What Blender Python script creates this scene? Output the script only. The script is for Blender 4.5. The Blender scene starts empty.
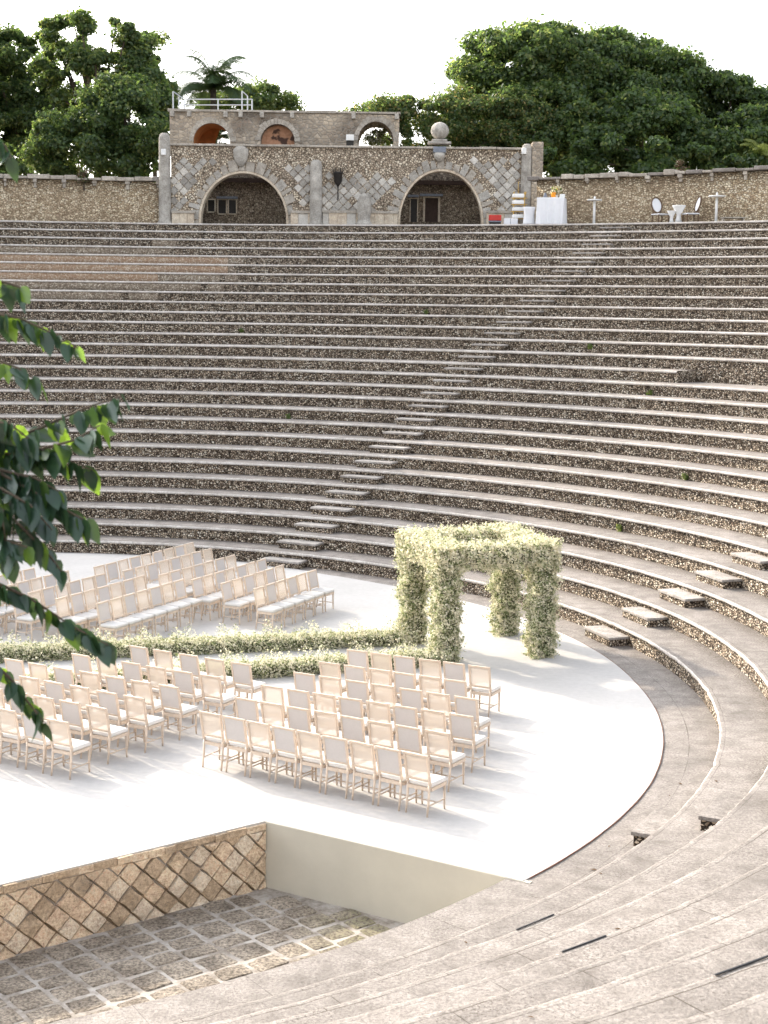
import bpy, bmesh, math, random
import numpy as np
from mathutils import Vector, Matrix, noise as mnoise
PI = math.pi
rad = math.radians
random.seed(7)
rng = np.random.default_rng(7)
scn = bpy.context.scene
C = scn.collection

# ------------------------------------------------------------------ camera
F_PX, PITCH, ROLL, CAM_Z = 1511.6, .1369, .0126, 7.40
cam_d = bpy.data.cameras.new('camera')
cam = bpy.data.objects.new('camera', cam_d); C.objects.link(cam)
cam_d.sensor_fit = 'VERTICAL'; cam_d.sensor_height = 56; cam_d.sensor_width = 42
cam_d.lens = 56 * F_PX / 1024
cam_d.clip_start = .1; cam_d.clip_end = 3000
cam.matrix_world = Matrix.Translation((0, 0, CAM_Z)) @ Matrix.Rotation(PI/2 - PITCH, 4, 'X') @ Matrix.Rotation(ROLL, 4, 'Z')
cam_d.dof.use_dof = True; cam_d.dof.focus_distance = 24; cam_d.dof.aperture_fstop = 7
scn.camera = cam

# ------------------------------------------------------------------ sky, sun, exposure
SUN_EL, SUN_AZ = rad(27.5), rad(-44)          # sun stands behind and left (azimuth from +Y, clockwise)
w = bpy.data.worlds.new('World'); scn.world = w; w.use_nodes = True
nt = w.node_tree; nt.nodes.clear()
sky = nt.nodes.new('ShaderNodeTexSky'); sky.sky_type = 'NISHITA'; sky.sun_disc = False
sky.sun_elevation = SUN_EL; sky.sun_rotation = SUN_AZ
sky.air_density = 1.0; sky.dust_density = 4.0; sky.ozone_density = 1.0; sky.altitude = 0
bg = nt.nodes.new('ShaderNodeBackground'); bg.inputs['Strength'].default_value = .15
wo = nt.nodes.new('ShaderNodeOutputWorld')
hs = nt.nodes.new('ShaderNodeHueSaturation'); hs.inputs['Saturation'].default_value = .26; hs.inputs['Value'].default_value = 1.3
nt.links.new(sky.outputs[0], hs.inputs['Color']); nt.links.new(hs.outputs[0], bg.inputs[0]); nt.links.new(bg.outputs[0], wo.inputs[0])
sd = bpy.data.lights.new('sun', 'SUN'); sd.energy = 2.0; sd.angle = rad(.6); sd.color = (1, .86, .68)
sun = bpy.data.objects.new('sun', sd); C.objects.link(sun)
sdir = Vector((math.sin(SUN_AZ)*math.cos(SUN_EL), math.cos(SUN_AZ)*math.cos(SUN_EL), math.sin(SUN_EL)))
sun.rotation_euler = sdir.to_track_quat('Z', 'Y').to_euler()
sun.location = (-60, 60, 60)
scn.view_settings.view_transform = 'Standard'; scn.view_settings.look = 'None'
scn.view_settings.exposure = 1.64; scn.view_settings.gamma = 1
scn.view_settings.use_curve_mapping = False

# ------------------------------------------------------------------ helpers
def pt(px, py, Y):
    """a direction of view followed to the depth Y"""
    x = (px-384)/F_PX; y = -(py-512)/F_PX
    c, s = math.cos(ROLL), math.sin(ROLL)
    x, y = c*x-s*y, s*x+c*y
    dy = math.cos(PITCH)+y*math.sin(PITCH); dz = -math.sin(PITCH)+y*math.cos(PITCH)
    return Vector((x/dy*Y, Y, CAM_Z+dz/dy*Y))

def tag(o, label=None, cat=None, group=None, kind=None):
    if label: o['label'] = label
    if cat: o['category'] = cat
    if group: o['group'] = group
    if kind: o['kind'] = kind
    return o
def empty(name, loc=(0, 0, 0), rz=0, label=None, cat=None, group=None):
    o = bpy.data.objects.new(name, None); C.objects.link(o)
    o.location = loc; o.rotation_euler = (0, 0, rz); o.empty_display_size = .2
    return tag(o, label, cat, group)
def link(name, me, mats, parent=None, smooth=False):
    o = bpy.data.objects.new(name, me); C.objects.link(o)
    for m in (mats if isinstance(mats, (list, tuple)) else [mats]): me.materials.append(m)
    if smooth: me.shade_smooth()
    if parent is not None: o.parent = parent
    return o
def from_bm(name, bm, mats, parent=None, smooth=False):
    me = bpy.data.meshes.new(name); bm.normal_update(); bm.to_mesh(me); bm.free()
    return link(name, me, mats, parent, smooth)
def from_np(name, V, Fq, mats, parent=None, mi=None, uv=None, smooth=False):
    """quads (n,4) or triangles (n,3) from arrays"""
    me = bpy.data.meshes.new(name)
    V = np.asarray(V, np.float32); Fq = np.asarray(Fq, np.int32); n, k = Fq.shape
    me.vertices.add(len(V)); me.vertices.foreach_set('co', V.ravel())
    me.loops.add(n*k); me.loops.foreach_set('vertex_index', Fq.ravel())
    me.polygons.add(n); me.polygons.foreach_set('loop_start', np.arange(0, n*k, k, dtype=np.int32))
    if mi is not None: me.polygons.foreach_set('material_index', np.asarray(mi, np.int32))
    me.update(calc_edges=True); me.validate()
    if uv is not None:
        l = me.uv_layers.new(name='UVMap'); l.data.foreach_set('uv', np.asarray(uv, np.float32)[Fq.ravel()].ravel())
    return link(name, me, mats, parent, smooth)
def box(bm, x0, x1, y0, y1, z0, z1, M=None, mi=0, bev=0):
    vs = [bm.verts.new(p) for p in ((x0,y0,z0),(x1,y0,z0),(x1,y1,z0),(x0,y1,z0),(x0,y0,z1),(x1,y0,z1),(x1,y1,z1),(x0,y1,z1))]
    fs = [bm.faces.new([vs[i] for i in f]) for f in ((3,2,1,0),(4,5,6,7),(0,1,5,4),(1,2,6,5),(2,3,7,6),(3,0,4,7))]
    for f in fs: f.material_index = mi
    if bev:
        es = list({e for f in fs for e in f.edges})
        r = bmesh.ops.bevel(bm, geom=es, offset=bev, segments=2, affect='EDGES', profile=.6)
        fs = list({f for f in r['faces']} | {f for f in fs if f.is_valid})
        vs = list({v for f in fs for v in f.verts})
    for f in fs: f.material_index = mi
    if M is not None:
        for v in vs: v.co = M @ v.co
    return vs
def tube(bm, pts, rs, seg=8, mi=0, cap=True):
    pts = [Vector(p) for p in pts]
    if not isinstance(rs, (list, tuple)): rs = [rs]*len(pts)
    rings = []; up = None
    for i, p in enumerate(pts):
        t = (pts[min(i+1, len(pts)-1)]-pts[max(i-1, 0)]).normalized()
        if up is None: up = t.orthogonal().normalized()
        a = (up - t*up.dot(t)).normalized(); up = a; b = t.cross(a)
        rings.append([bm.verts.new(p + (a*math.cos(2*PI*j/seg)+b*math.sin(2*PI*j/seg))*rs[i]) for j in range(seg)])
    for r0, r1 in zip(rings, rings[1:]):
        for j in range(seg):
            f = bm.faces.new((r0[j], r0[(j+1) % seg], r1[(j+1) % seg], r1[j])); f.material_index = mi
    if cap:
        bm.faces.new(rings[0][::-1]).material_index = mi; bm.faces.new(rings[-1]).material_index = mi
def lathe(bm, prof, cen=(0,0,0), seg=20, mi=0, jit=0):
    cen = Vector(cen); rings = []
    for r, z in prof:
        rings.append([bm.verts.new(cen+Vector((r*math.cos(2*PI*j/seg)*(1+random.uniform(-jit,jit)), r*math.sin(2*PI*j/seg)*(1+random.uniform(-jit,jit)), z))) for j in range(seg)])
    for r0, r1 in zip(rings, rings[1:]):
        for j in range(seg):
            f = bm.faces.new((r0[j], r0[(j+1) % seg], r1[(j+1) % seg], r1[j])); f.material_index = mi; f.smooth = True
    bm.faces.new(rings[0][::-1]).material_index = mi; bm.faces.new(rings[-1]).material_index = mi
def prism(bm, outline, y0, y1, mi=0):
    """outline of (x, z), extruded from y0 to y1"""
    a = [bm.verts.new((x, y0, z)) for x, z in outline]; b = [bm.verts.new((x, y1, z)) for x, z in outline]
    fs = [bm.faces.new(a), bm.faces.new(b[::-1])]
    n = len(a)
    for i in range(n): fs.append(bm.faces.new((a[i], b[i], b[(i+1) % n], a[(i+1) % n])))
    for f in fs: f.material_index = mi
    bmesh.ops.recalc_face_normals(bm, faces=fs)
_ph = [random.uniform(0, 6.28) for _ in range(64)]
def wob(t, k=0):
    """smooth 1-D noise, about -1..1"""
    return (np.sin(t*1.0+_ph[k % 60])+.7*np.sin(t*2.3+_ph[(k+1) % 60])+.6*np.sin(t*4.9+_ph[(k+2) % 60])+.5*np.sin(t*10.7+_ph[(k+3) % 60]))/2.2

# ------------------------------------------------------------------ materials
class NT:
    def __init__(s, name):
        s.m = bpy.data.materials.new(name); s.m.use_nodes = True; s.t = s.m.node_tree; s.t.nodes.clear()
        s.out = s.n('ShaderNodeOutputMaterial')
    def n(s, typ, **kw):
        x = s.t.nodes.new(typ)
        for k, v in kw.items(): setattr(x, k, v)
        return x
    def l(s, a, b): s.t.links.new(a, b)
    def co(s, which='Object'): return s.n('ShaderNodeTexCoord').outputs[which]
    def noise(s, vec, scale, detail=4, rough=.55, dist=0):
        x = s.n('ShaderNodeTexNoise'); s.l(vec, x.inputs['Vector'])
        x.inputs['Scale'].default_value = scale; x.inputs['Detail'].default_value = detail
        x.inputs['Roughness'].default_value = rough; x.inputs['Distortion'].default_value = dist
        return x
    def ramp(s, fac, stops, interp='LINEAR'):
        x = s.n('ShaderNodeValToRGB'); s.l(fac, x.inputs[0]); cr = x.color_ramp; cr.interpolation = interp
        while len(cr.elements) < len(stops): cr.elements.new(.5)
        for e, (p, c) in zip(cr.elements, stops):
            e.position = p; e.color = (c, c, c, 1) if not isinstance(c, tuple) else (*c, 1)
        return x.outputs[0]
    def mix(s, fac, a, b, mode='MIX'):
        x = s.n('ShaderNodeMix', data_type='RGBA', blend_type=mode)
        for i, v in ((0, fac), (6, a), (7, b)):
            if hasattr(v, 'is_linked') or isinstance(v, bpy.types.NodeSocket): s.l(v, x.inputs[i])
            elif isinstance(v, tuple): x.inputs[i].default_value = (*v, 1)
            else: x.inputs[i].default_value = v
        return x.outputs[2]
    def math(s, op, a, b=0.0):
        x = s.n('ShaderNodeMath', operation=op)
        for i, v in ((0, a), (1, b)):
            if isinstance(v, bpy.types.NodeSocket): s.l(v, x.inputs[i])
            else: x.inputs[i].default_value = v
        return x.outputs[0]
    def bump(s, h, dist=.02, strength=.6, normal=None):
        x = s.n('ShaderNodeBump'); s.l(h, x.inputs['Height']); x.inputs['Distance'].default_value = dist
        x.inputs['Strength'].default_value = strength
        if normal is not None: s.l(normal, x.inputs['Normal'])
        return x.outputs[0]
    def bsdf(s, col, rough=.8, normal=None, metal=0, spec=.3):
        x = s.n('ShaderNodeBsdfPrincipled')
        if isinstance(col, tuple): x.inputs['Base Color'].default_value = (*col, 1)
        else: s.l(col, x.inputs['Base Color'])
        x.inputs['Roughness'].default_value = rough; x.inputs['Metallic'].default_value = metal
        x.inputs['Specular IOR Level'].default_value = spec
        if normal is not None: s.l(normal, x.inputs['Normal'])
        s.l(x.outputs[0], s.out.inputs[0]); return x

def mat_pebble(name, scale, stops, mortar, rough_big=.5, bump=.03, gap=.09, stretch=(1, 1, 1), tint=None):
    t = NT(name); co = t.co()
    mp = t.n('ShaderNodeMapping'); mp.inputs['Scale'].default_value = stretch; t.l(co, mp.inputs[0])
    wv = t.noise(mp.outputs[0], scale*.9, 2)
    va = t.n('ShaderNodeVectorMath', operation='MULTIPLY_ADD'); t.l(wv.outputs['Color'], va.inputs[0])
    va.inputs[1].default_value = (.14/scale,)*3; t.l(mp.outputs[0], va.inputs[2])
    v1 = t.n('ShaderNodeTexVoronoi', feature='F1'); v2 = t.n('ShaderNodeTexVoronoi', feature='DISTANCE_TO_EDGE')
    for v in (v1, v2):
        v.inputs['Scale'].default_value = scale; t.l(va.outputs[0], v.inputs['Vector'])
    sep = t.n('ShaderNodeSeparateColor'); t.l(v1.outputs['Color'], sep.inputs[0])
    c = t.ramp(sep.outputs[0], stops)
    grain = t.noise(co, scale*5, 3); c = t.mix(.5, c, t.ramp(grain.outputs[0], [(.3, .35), (.7, .65)]), 'OVERLAY')
    big = t.noise(co, .35, 5, .6)
    c = t.mix(rough_big, c, t.ramp(big.outputs[0], [(.32, (.27, .265, .265)), (.68, (.68, .63, .57))]), 'OVERLAY')
    if tint is not None:                       # blotches of mineral stain
        st = t.noise(co, tint[1], 4); c = t.mix(t.ramp(st.outputs[0], [(tint[2], 0.), (tint[2]+.12, .7)]), c, tint[0], 'MULTIPLY')
    edge = t.ramp(v2.outputs['Distance'], [(gap*.35, 0.), (gap, 1.)])
    c = t.mix(edge, mortar, c)
    dome = t.ramp(v2.outputs['Distance'], [(0, 0.), (.18, .75), (.45, 1.)])
    hgt = t.math('ADD', dome, t.math('MULTIPLY', grain.outputs[0], .18))
    t.bsdf(c, .88, t.bump(hgt, bump, 1.0), spec=.2)
    return t.m

def mat_slab(name, joints=True, base=((.185, .164, .148), (.295, .268, .246)), stain=.7, pits=0):
    t = NT(name); co = t.co()
    big = t.noise(co, .55, 6, .62); mid = t.noise(co, 3.2, 6, .68); fine = t.noise(co, 26, 5, .7); speck = t.noise(co, 60, 3, .6)
    c = t.ramp(mid.outputs[0], [(.3, base[0]), (.62, base[1])])
    c = t.mix(.55, c, t.ramp(big.outputs[0], [(.33, .34), (.66, .62)]), 'OVERLAY')
    c = t.mix(.7, c, t.ramp(fine.outputs[0], [(.35, .25), (.62, .66)]), 'OVERLAY')
    l1 = t.noise(co, 1.7, 8, .75, .6)                                            # lichen and soot blotches
    l = t.math('MULTIPLY', t.ramp(l1.outputs[0], [(.52, 0.), (.68, 1.)]), t.ramp(fine.outputs[0], [(.42, 0.), (.58, 1.)]))
    if joints:                                                                   # grit that gathers towards the back of each tread
        sp = t.n('ShaderNodeSeparateXYZ'); t.l(t.co('UV'), sp.inputs[0]); g1 = t.noise(co, 38, 4, .7); g2 = t.noise(co, .8, 4, .6)
        bk = t.ramp(sp.outputs[1], [(.40, 0.), (.88, .15)])
        gm = t.ramp(t.math('ADD', t.math('ADD', g1.outputs[0], bk), t.math('MULTIPLY', t.math('SUBTRACT', g2.outputs[0], .5), .35)), [(.60, 0.), (.68, .75)])
        c = t.mix(gm, c, (.075, .062, .05))
    c = t.mix(t.math('MULTIPLY', l, stain), c, (.10, .088, .075))
    c = t.mix(t.ramp(speck.outputs[0], [(.60, 0.), (.66, .6)]), c, (.10, .085, .07))
    if pits:
        pn = t.noise(co, 30, 6, .75); pm = t.ramp(pn.outputs[0], [(.33, 1.), (.44, 0.)]); c = t.mix(t.math('MULTIPLY', pm, pits), c, (.07, .05, .035))
    h = t.math('ADD', t.math('MULTIPLY', mid.outputs[0], .6), t.math('MULTIPLY', fine.outputs[0], .5))
    if joints:
        uv = t.co('UV'); b = t.n('ShaderNodeTexBrick'); t.l(uv, b.inputs['Vector'])
        b.offset = .37; b.squash = 1; b.inputs['Scale'].default_value = 1
        b.inputs['Brick Width'].default_value = 1.35; b.inputs['Row Height'].default_value = .9332
        b.inputs['Mortar Size'].default_value = .006; b.inputs['Mortar Smooth'].default_value = .25; b.inputs['Bias'].default_value = 0
        b.inputs['Color1'].default_value = (.42, .42, .42, 1); b.inputs['Color2'].default_value = (.58, .58, .58, 1)
        c = t.mix(.3, c, b.outputs['Color'], 'OVERLAY')
        wear = t.noise(co, .9, 4, .6)
        j = t.math('MULTIPLY', b.outputs['Fac'], t.ramp(wear.outputs[0], [(.50, 0.), (.58, .95)]))
        c = t.mix(j, c, (.09, .075, .06)); h = t.math('SUBTRACT', h, t.math('MULTIPLY', j, .9))
    t.bsdf(c, .85, t.bump(h, .03, .8), spec=.25)
    return t.m

def mat_plain(name, col, rough=.7, var=.12, scale=8, bump=.004, spec=.3, metal=0):
    t = NT(name); co = t.co(); n = t.noise(co, scale, 5, .6)
    lo = tuple(max(0, c*(1-var)) for c in col); hi = tuple(min(1, c*(1+var)) for c in col)
    c = t.ramp(n.outputs[0], [(.3, lo), (.7, hi)])
    n2 = t.noise(co, scale*9, 3)
    t.bsdf(c, rough, t.bump(n2.outputs[0], bump, .6), metal, spec); return t.m

def mat_leaf(name, col, trans=.45, tcol=None, var=.3, scale=.8, gloss=.02):
    t = NT(name); co = t.co(); n = t.noise(co, scale, 3)
    lo = tuple(c*(1-var) for c in col); hi = tuple(c*(1+var) for c in col)
    c = t.ramp(n.outputs[0], [(.3, lo), (.7, hi)])
    d = t.n('ShaderNodeBsdfDiffuse'); t.l(c, d.inputs[0])
    tr = t.n('ShaderNodeBsdfTranslucent'); tc = tcol or tuple(min(1, v) for v in (col[0]*1.5, col[1]*1.6, col[2]*.8))
    tr.inputs[0].default_value = (*tc, 1)
    m = t.n('ShaderNodeMixShader'); m.inputs[0].default_value = trans; t.l(d.outputs[0], m.inputs[1]); t.l(tr.outputs[0], m.inputs[2])
    g = t.n('ShaderNodeBsdfGlossy'); g.inputs['Roughness'].default_value = .35; g.inputs[0].default_value = (.9, .95, 1, 1)
    m2 = t.n('ShaderNodeMixShader'); m2.inputs[0].default_value = gloss; t.l(m.outputs[0], m2.inputs[1]); t.l(g.outputs[0], m2.inputs[2])
    t.l(m2.outputs[0], t.out.inputs[0]); return t.m

PEB = [(0, (.14, .104, .076)), (.25, (.30, .238, .178)), (.5, (.53, .438, .338)), (.8, (.75, .65, .53)), (1, (.88, .81, .70))]
M = {}
M['riser'] = mat_pebble('pebble_masonry', 14.5, PEB, (.034, .026, .02), .4, .03, .2, (1, 1, 1.45))
M['patch'] = mat_pebble('orange_mortar_masonry', 19, [(0, (.36, .25, .175)), (.5, (.57, .455, .35)), (1, (.82, .74, .63))], (.42, .27, .175), .4, .02, .16)
M['patch2'] = mat_pebble('buff_mortar_masonry', 19, [(0, (.24, .19, .145)), (.5, (.47, .40, .32)), (1, (.80, .73, .63))], (.20, .155, .115), .4, .02, .14)
M['rubble'] = mat_pebble('rubble_masonry', 8.5, [(0, (.36, .275, .185)), (.4, (.56, .455, .32)), (1, (.84, .74, .58))], (.20, .145, .09), .5, .04, .13, (1, 1, 1.5))
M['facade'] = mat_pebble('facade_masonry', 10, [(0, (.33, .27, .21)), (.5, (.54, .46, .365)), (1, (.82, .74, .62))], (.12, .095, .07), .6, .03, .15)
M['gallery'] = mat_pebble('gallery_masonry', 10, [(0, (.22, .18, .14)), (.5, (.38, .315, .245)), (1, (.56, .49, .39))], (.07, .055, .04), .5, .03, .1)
M['oldwall'] = mat_pebble('weathered_masonry', 4.2, [(0, (.33, .295, .25)), (.5, (.42, .375, .315)), (1, (.54, .485, .41))], (.27, .25, .22), 1.0, .03, .06, (1, 1, 1.4), ((.42, .38, .36), .6, .5))
M['slab'] = mat_slab('limestone_tread')
M['block'] = mat_slab('limestone_block', False)
M['stepslab'] = mat_slab('step_slab', False, ((.30, .272, .25), (.44, .408, .378)), .55)
M['edge'] = mat_slab('worn_pale_edge', False, ((.46, .425, .395), (.66, .625, .59)), .35)
M['coping'] = mat_slab('coping_stone', False, ((.30, .265, .225), (.50, .455, .395)), .8)
M['pillar'] = mat_slab('grey_coral_stone', False, ((.27, .25, .222), (.48, .45, .405)), .9)
M['dia1'] = mat_slab('diamond_grey', False, ((.35, .33, .30), (.48, .455, .415)), .4)
M['dia2'] = mat_slab('diamond_pale', False, ((.5, .475, .435), (.64, .61, .56)), .3)
M['dia3'] = mat_slab('diamond_dark', False, ((.27, .25, .225), (.38, .355, .32)), .4)
M['tan1'] = mat_slab('tan_stone', False, ((.46, .355, .245), (.70, .57, .42)), .6, .7)
M['tan2'] = mat_slab('dark_tan_stone', False, ((.32, .24, .16), (.54, .42, .30)), .8, .8)
M['tan3'] = mat_slab('pale_tan_stone', False, ((.50, .42, .32), (.72, .63, .51)), .5, .6)
M['tanmortar'] = mat_plain('brown_mortar', (.17, .125, .085), .95, .4, 14, .02)
t = NT('white_carpet'); co = t.co(); mp = t.n('ShaderNodeMapping'); mp.inputs['Rotation'].default_value = (0, 0, .26); t.l(co, mp.inputs[0])
a = t.noise(co, .5, 5, .6); f = t.noise(co, 9, 4, .6); b = t.n('ShaderNodeTexBrick'); t.l(mp.outputs[0], b.inputs['Vector']); b.offset = .5
b.inputs['Scale'].default_value = 1; b.inputs['Brick Width'].default_value = 40; b.inputs['Row Height'].default_value = 2.0; b.inputs['Mortar Size'].default_value = .006; b.inputs['Mortar Smooth'].default_value = .5
c = t.ramp(a.outputs[0], [(.3, (.435, .422, .408)), (.7, (.49, .476, .462))]); c = t.mix(.12, c, t.ramp(f.outputs[0], [(.3, .3), (.7, .7)]), 'OVERLAY')
c = t.mix(t.math('MULTIPLY', b.outputs['Fac'], .35), c, (.33, .31, .29))
wv = t.noise(co, 1.3, 3); t.bsdf(c, .95, t.bump(wv.outputs[0], .05, .25), spec=.1); M['carpet'] = t.m
M['trim'] = mat_plain('brown_edge_strip', (.17, .095, .07), .8, .5)
M['panel'] = mat_plain('cream_panel', (.50, .475, .405), .75, .06, 1.2, .004, .2)
M['concrete'] = mat_plain('bare_concrete', (.34, .31, .28), .9, .2, 2)
t = NT('pale_mortar'); co = t.co(); a = t.noise(co, 2.6, 6, .7); b = t.noise(co, 40, 3)
t.bsdf(t.ramp(a.outputs[0], [(.34, (.17, .14, .11)), (.58, (.42, .39, .355))]), .95, t.bump(b.outputs[0], .01, .7)); M['mortar'] = t.m
t = NT('paver_stone'); co = t.co(); a = t.noise(co, 2.2, 5); b = t.noise(co, 22, 5, .7); g = t.noise(co, .7, 3)
c = t.ramp(a.outputs[0], [(.3, (.17, .14, .11)), (.7, (.40, .345, .28))])
c = t.mix(.75, c, t.ramp(b.outputs[0], [(.38, .1), (.6, .7)]), 'OVERLAY')
sx = t.n('ShaderNodeSeparateXYZ'); t.l(co, sx.inputs[0])
moss = t.math('MULTIPLY', t.ramp(g.outputs[0], [(.42, 0.), (.56, .8)]), t.ramp(t.math('ADD', sx.outputs[0], 1.2), [(0, 0.), (.9, 1.)]))
c = t.mix(t.math('MULTIPLY', moss, t.ramp(b.outputs[0], [(.4, 0.), (.6, .8)])), c, (.20, .20, .09)); t.bsdf(c, .9, t.bump(b.outputs[0], .03, 1.0)); M['paver'] = t.m
M['dirt'] = mat_plain('earth', (.20, .16, .11), .95, .3, .6, .03)
M['blackstrip'] = mat_plain('black_strip', (.02, .02, .022), .5, .2)
M['frame'] = mat_plain('limed_oak', (.61, .50, .40), .45, .14, 14, .002, .4)
M['linen'] = mat_leaf('linen_cloth', (.62, .605, .60), .3, (.66, .60, .56), .03, 30, 0)
M['cushion'] = mat_plain('ivory_cushion', (.66, .64, .615), .9, .03, 20, .002, .1)
t = NT('woven_cane'); co = t.co(); sx = t.n('ShaderNodeSeparateXYZ'); t.l(co, sx.inputs[0])
hx = t.math('SINE', t.math('MULTIPLY', sx.outputs[0], 420)); hz = t.math('SINE', t.math('MULTIPLY', sx.outputs[2], 420))
hole = t.ramp(t.math('MULTIPLY', hx, hz), [(.0, 0.), (.12, 1.)])
d = t.n('ShaderNodeBsdfDiffuse'); d.inputs[0].default_value = (.61, .53, .45, 1)
d2 = t.n('ShaderNodeBsdfTranslucent'); d2.inputs[0].default_value = (.63, .55, .47, 1)
m0 = t.n('ShaderNodeMixShader'); m0.inputs[0].default_value = .25; t.l(d.outputs[0], m0.inputs[1]); t.l(d2.outputs[0], m0.inputs[2])
tp = t.n('ShaderNodeBsdfTransparent'); m1 = t.n('ShaderNodeMixShader'); t.l(t.math('MULTIPLY', hole, .5), m1.inputs[0]); t.l(m0.outputs[0], m1.inputs[1]); t.l(tp.outputs[0], m1.inputs[2])
t.l(m1.outputs[0], t.out.inputs[0]); M['cane'] = t.m
M['bloom'] = mat_leaf('cream_blossom', (.82, .78, .64), .38, (.88, .82, .60), .1, 9, 0)
M['bloom2'] = mat_leaf('pale_green_bud', (.60, .60, .42), .35, (.6, .62, .38), .15, 9, 0)
M['sprig'] = mat_leaf('grey_green_sprig', (.20, .235, .125), .35, (.28, .34, .13), .25, 9, 0)
M['core'] = mat_plain('moss_core', (.11, .12, .065), .95, .3, 12, .03)
M['leafA'] = mat_leaf('leaf_dark', (.043, .074, .030), .42, (.14, .225, .05))
M['leafB'] = mat_leaf('leaf_mid', (.068, .108, .040), .45, (.23, .34, .075))
M['leafC'] = mat_leaf('leaf_olive', (.118, .145, .052), .48, (.40, .46, .12))
M['leafD'] = mat_leaf('leaf_yellowed', (.26, .22, .09), .5, (.55, .42, .14))
M['palm'] = mat_leaf('palm_leaf', (.035, .065, .03), .25, (.10, .15, .04), .3, .8, .02)
M['near_leaf'] = mat_leaf('heart_leaf', (.018, .046, .025), .12, (.11, .21, .03), .35, 9, .05)
M['near_leaf2'] = mat_leaf('young_heart_leaf', (.036, .085, .022), .42, (.25, .40, .035), .25, 9, .04)
M['bark'] = mat_plain('bark', (.10, .08, .06), .95, .4, 9, .03)
M['orange'] = mat_plain('orange_plaster', (.44, .17, .055), .9, .25, 3)
t = NT('stained_terracotta'); co = t.co(); a = t.noise(co, 1.5, 3, .5); b = t.noise(co, 9, 4)
c = t.mix(t.ramp(a.outputs[0], [(.53, 0.), (.58, 1.)]), t.ramp(b.outputs[0], [(.3, (.38, .19, .11)), (.7, (.52, .30, .19))]), (.08, .045, .035)); t.bsdf(c, .9); M['terra'] = t.m
M['white'] = mat_plain('white_paint', (.78, .78, .77), .6, .05)
M['cloth'] = mat_plain('white_cloth', (.76, .77, .80), .9, .03, 6)
M['rail'] = mat_plain('galvanised_rail', (.55, .57, .6), .4, .1, 8, .001, .5, .6)
M['iron'] = mat_plain('black_iron', (.025, .022, .02), .5, .2)
M['dark'] = mat_plain('dark_timber', (.05, .03, .022), .7, .3)
M['gold'] = mat_plain('brass', (.6, .40, .12), .35, .1, 8, .001, .5, .8)
M['red'] = mat_plain('red_plastic', (.5, .04, .03), .4, .1)
M['bluegrey'] = mat_plain('blue_grey_stone', (.2, .22, .26), .9, .2)
M['orangej'] = mat_plain('orange_juice', (.8, .30, .02), .3, .1)
M['dryleaf'] = mat_plain('dry_leaf', (.10, .055, .025), .9, .4)
M['wicker'] = mat_plain('brown_frame', (.12, .075, .045), .6, .3)

# ------------------------------------------------------------------ the amphitheatre: measured layout
CX, CY = -10.047, 27.995
H, D, R1, H2, D2 = .385, .9332, 16.112, .4026, 1.1327
def Rk(k): return R1+(k-1)*D if k <= 14 else R1+13*D+(k-14)*D2
def Zk(k): return k*H if k <= 14 else 14*H+(k-14)*H2
NT_ = 28
TH0, TH1 = rad(-104), rad(190)
TERR = Zk(28)
PIT = -.97

def sector(name, mats, profile, th, parent=None, jr=0, jz=0, kk=0, mi=None, kind=None):
    """sweep (r, z, jitter weight) about the orchestra's centre"""
    n = len(th); P = len(profile)
    r = np.array([p[0] for p in profile]); z = np.array([p[1] for p in profile]); wt = np.array([p[2] for p in profile])
    Rm = r.mean()
    jit = wob(th*Rm*1.1, kk)*.6 + rng.normal(0, .28, n) + np.where(rng.random(n) < .06, rng.uniform(.5, 2.2, n), 0); jit2 = wob(th*Rm*.7, kk+7)*.7 + rng.normal(0, .18, n)
    RR = r[None, :]+jr*jit[:, None]*wt[None, :]; ZZ = z[None, :]+jz*jit2[:, None]*wt[None, :]
    V = np.stack([CX+RR*np.cos(th)[:, None], CY+RR*np.sin(th)[:, None], ZZ], -1).reshape(-1, 3)
    i = np.arange(n-1)[:, None]*P+np.arange(P-1)[None, :]
    Fq = np.stack([i, i+1, i+1+P, i+P], -1).reshape(-1, 4)
    uv = np.stack([np.repeat(th*r[0], P), np.tile(r-r[0]+kk*.0001, n)], -1)
    uv[:, 0] += kk*3.37
    if kind: uv[:, 1] -= .75
    m = None if mi is None else np.tile(np.array(mi), n-1)
    o = from_np(name, V, Fq, mats, parent, m, uv, smooth=False)
    if kind: o['kind'] = kind
    return o

theatre = empty('amphitheatre', (0, 0, 0), 0, 'curved stone amphitheatre seating of pebble-faced rows climbing round the white stage', 'amphitheatre')
def thetas(R): return np.linspace(TH0, TH1, int((TH1-TH0)*R/.17))
PLAT = rad(46.7)                                             # row 14 stops here and row 15's wall runs down past it
def seat_row(k, t0, t1):
    R, z = Rk(k), Zk(k); Rn = Rk(k+1) if k < NT_ else R+2.0
    th = np.linspace(t0, t1, max(8, int((t1-t0)*R/.17)))
    zb = Zk(k-1)-.04
    if k == 15: zb = Zk(13)-.04
    tier = sector('tier', M['riser'], [(R+.035, zb, 0), (R+.035, z-.05, .6)], th, theatre, .012, 0, k)
    prof = [(R+.06, z-.085, .6), (R-.012, z-.08, 1), (R-.03, z-.062, 1), (R-.03, z-.022, 1), (R-.014, z-.004, 1), (R+.018, z, 1), (R+.3, z, .8), (R+(Rn-R)*.6, z, .5), (Rn+.06, z, 0)]
    sector('tread_slab', [M['slab'], M['edge']], prof, th, tier, .013, .0035, k, [0, 1, 1, 1, 0, 0, 0, 0])
    return tier
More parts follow.
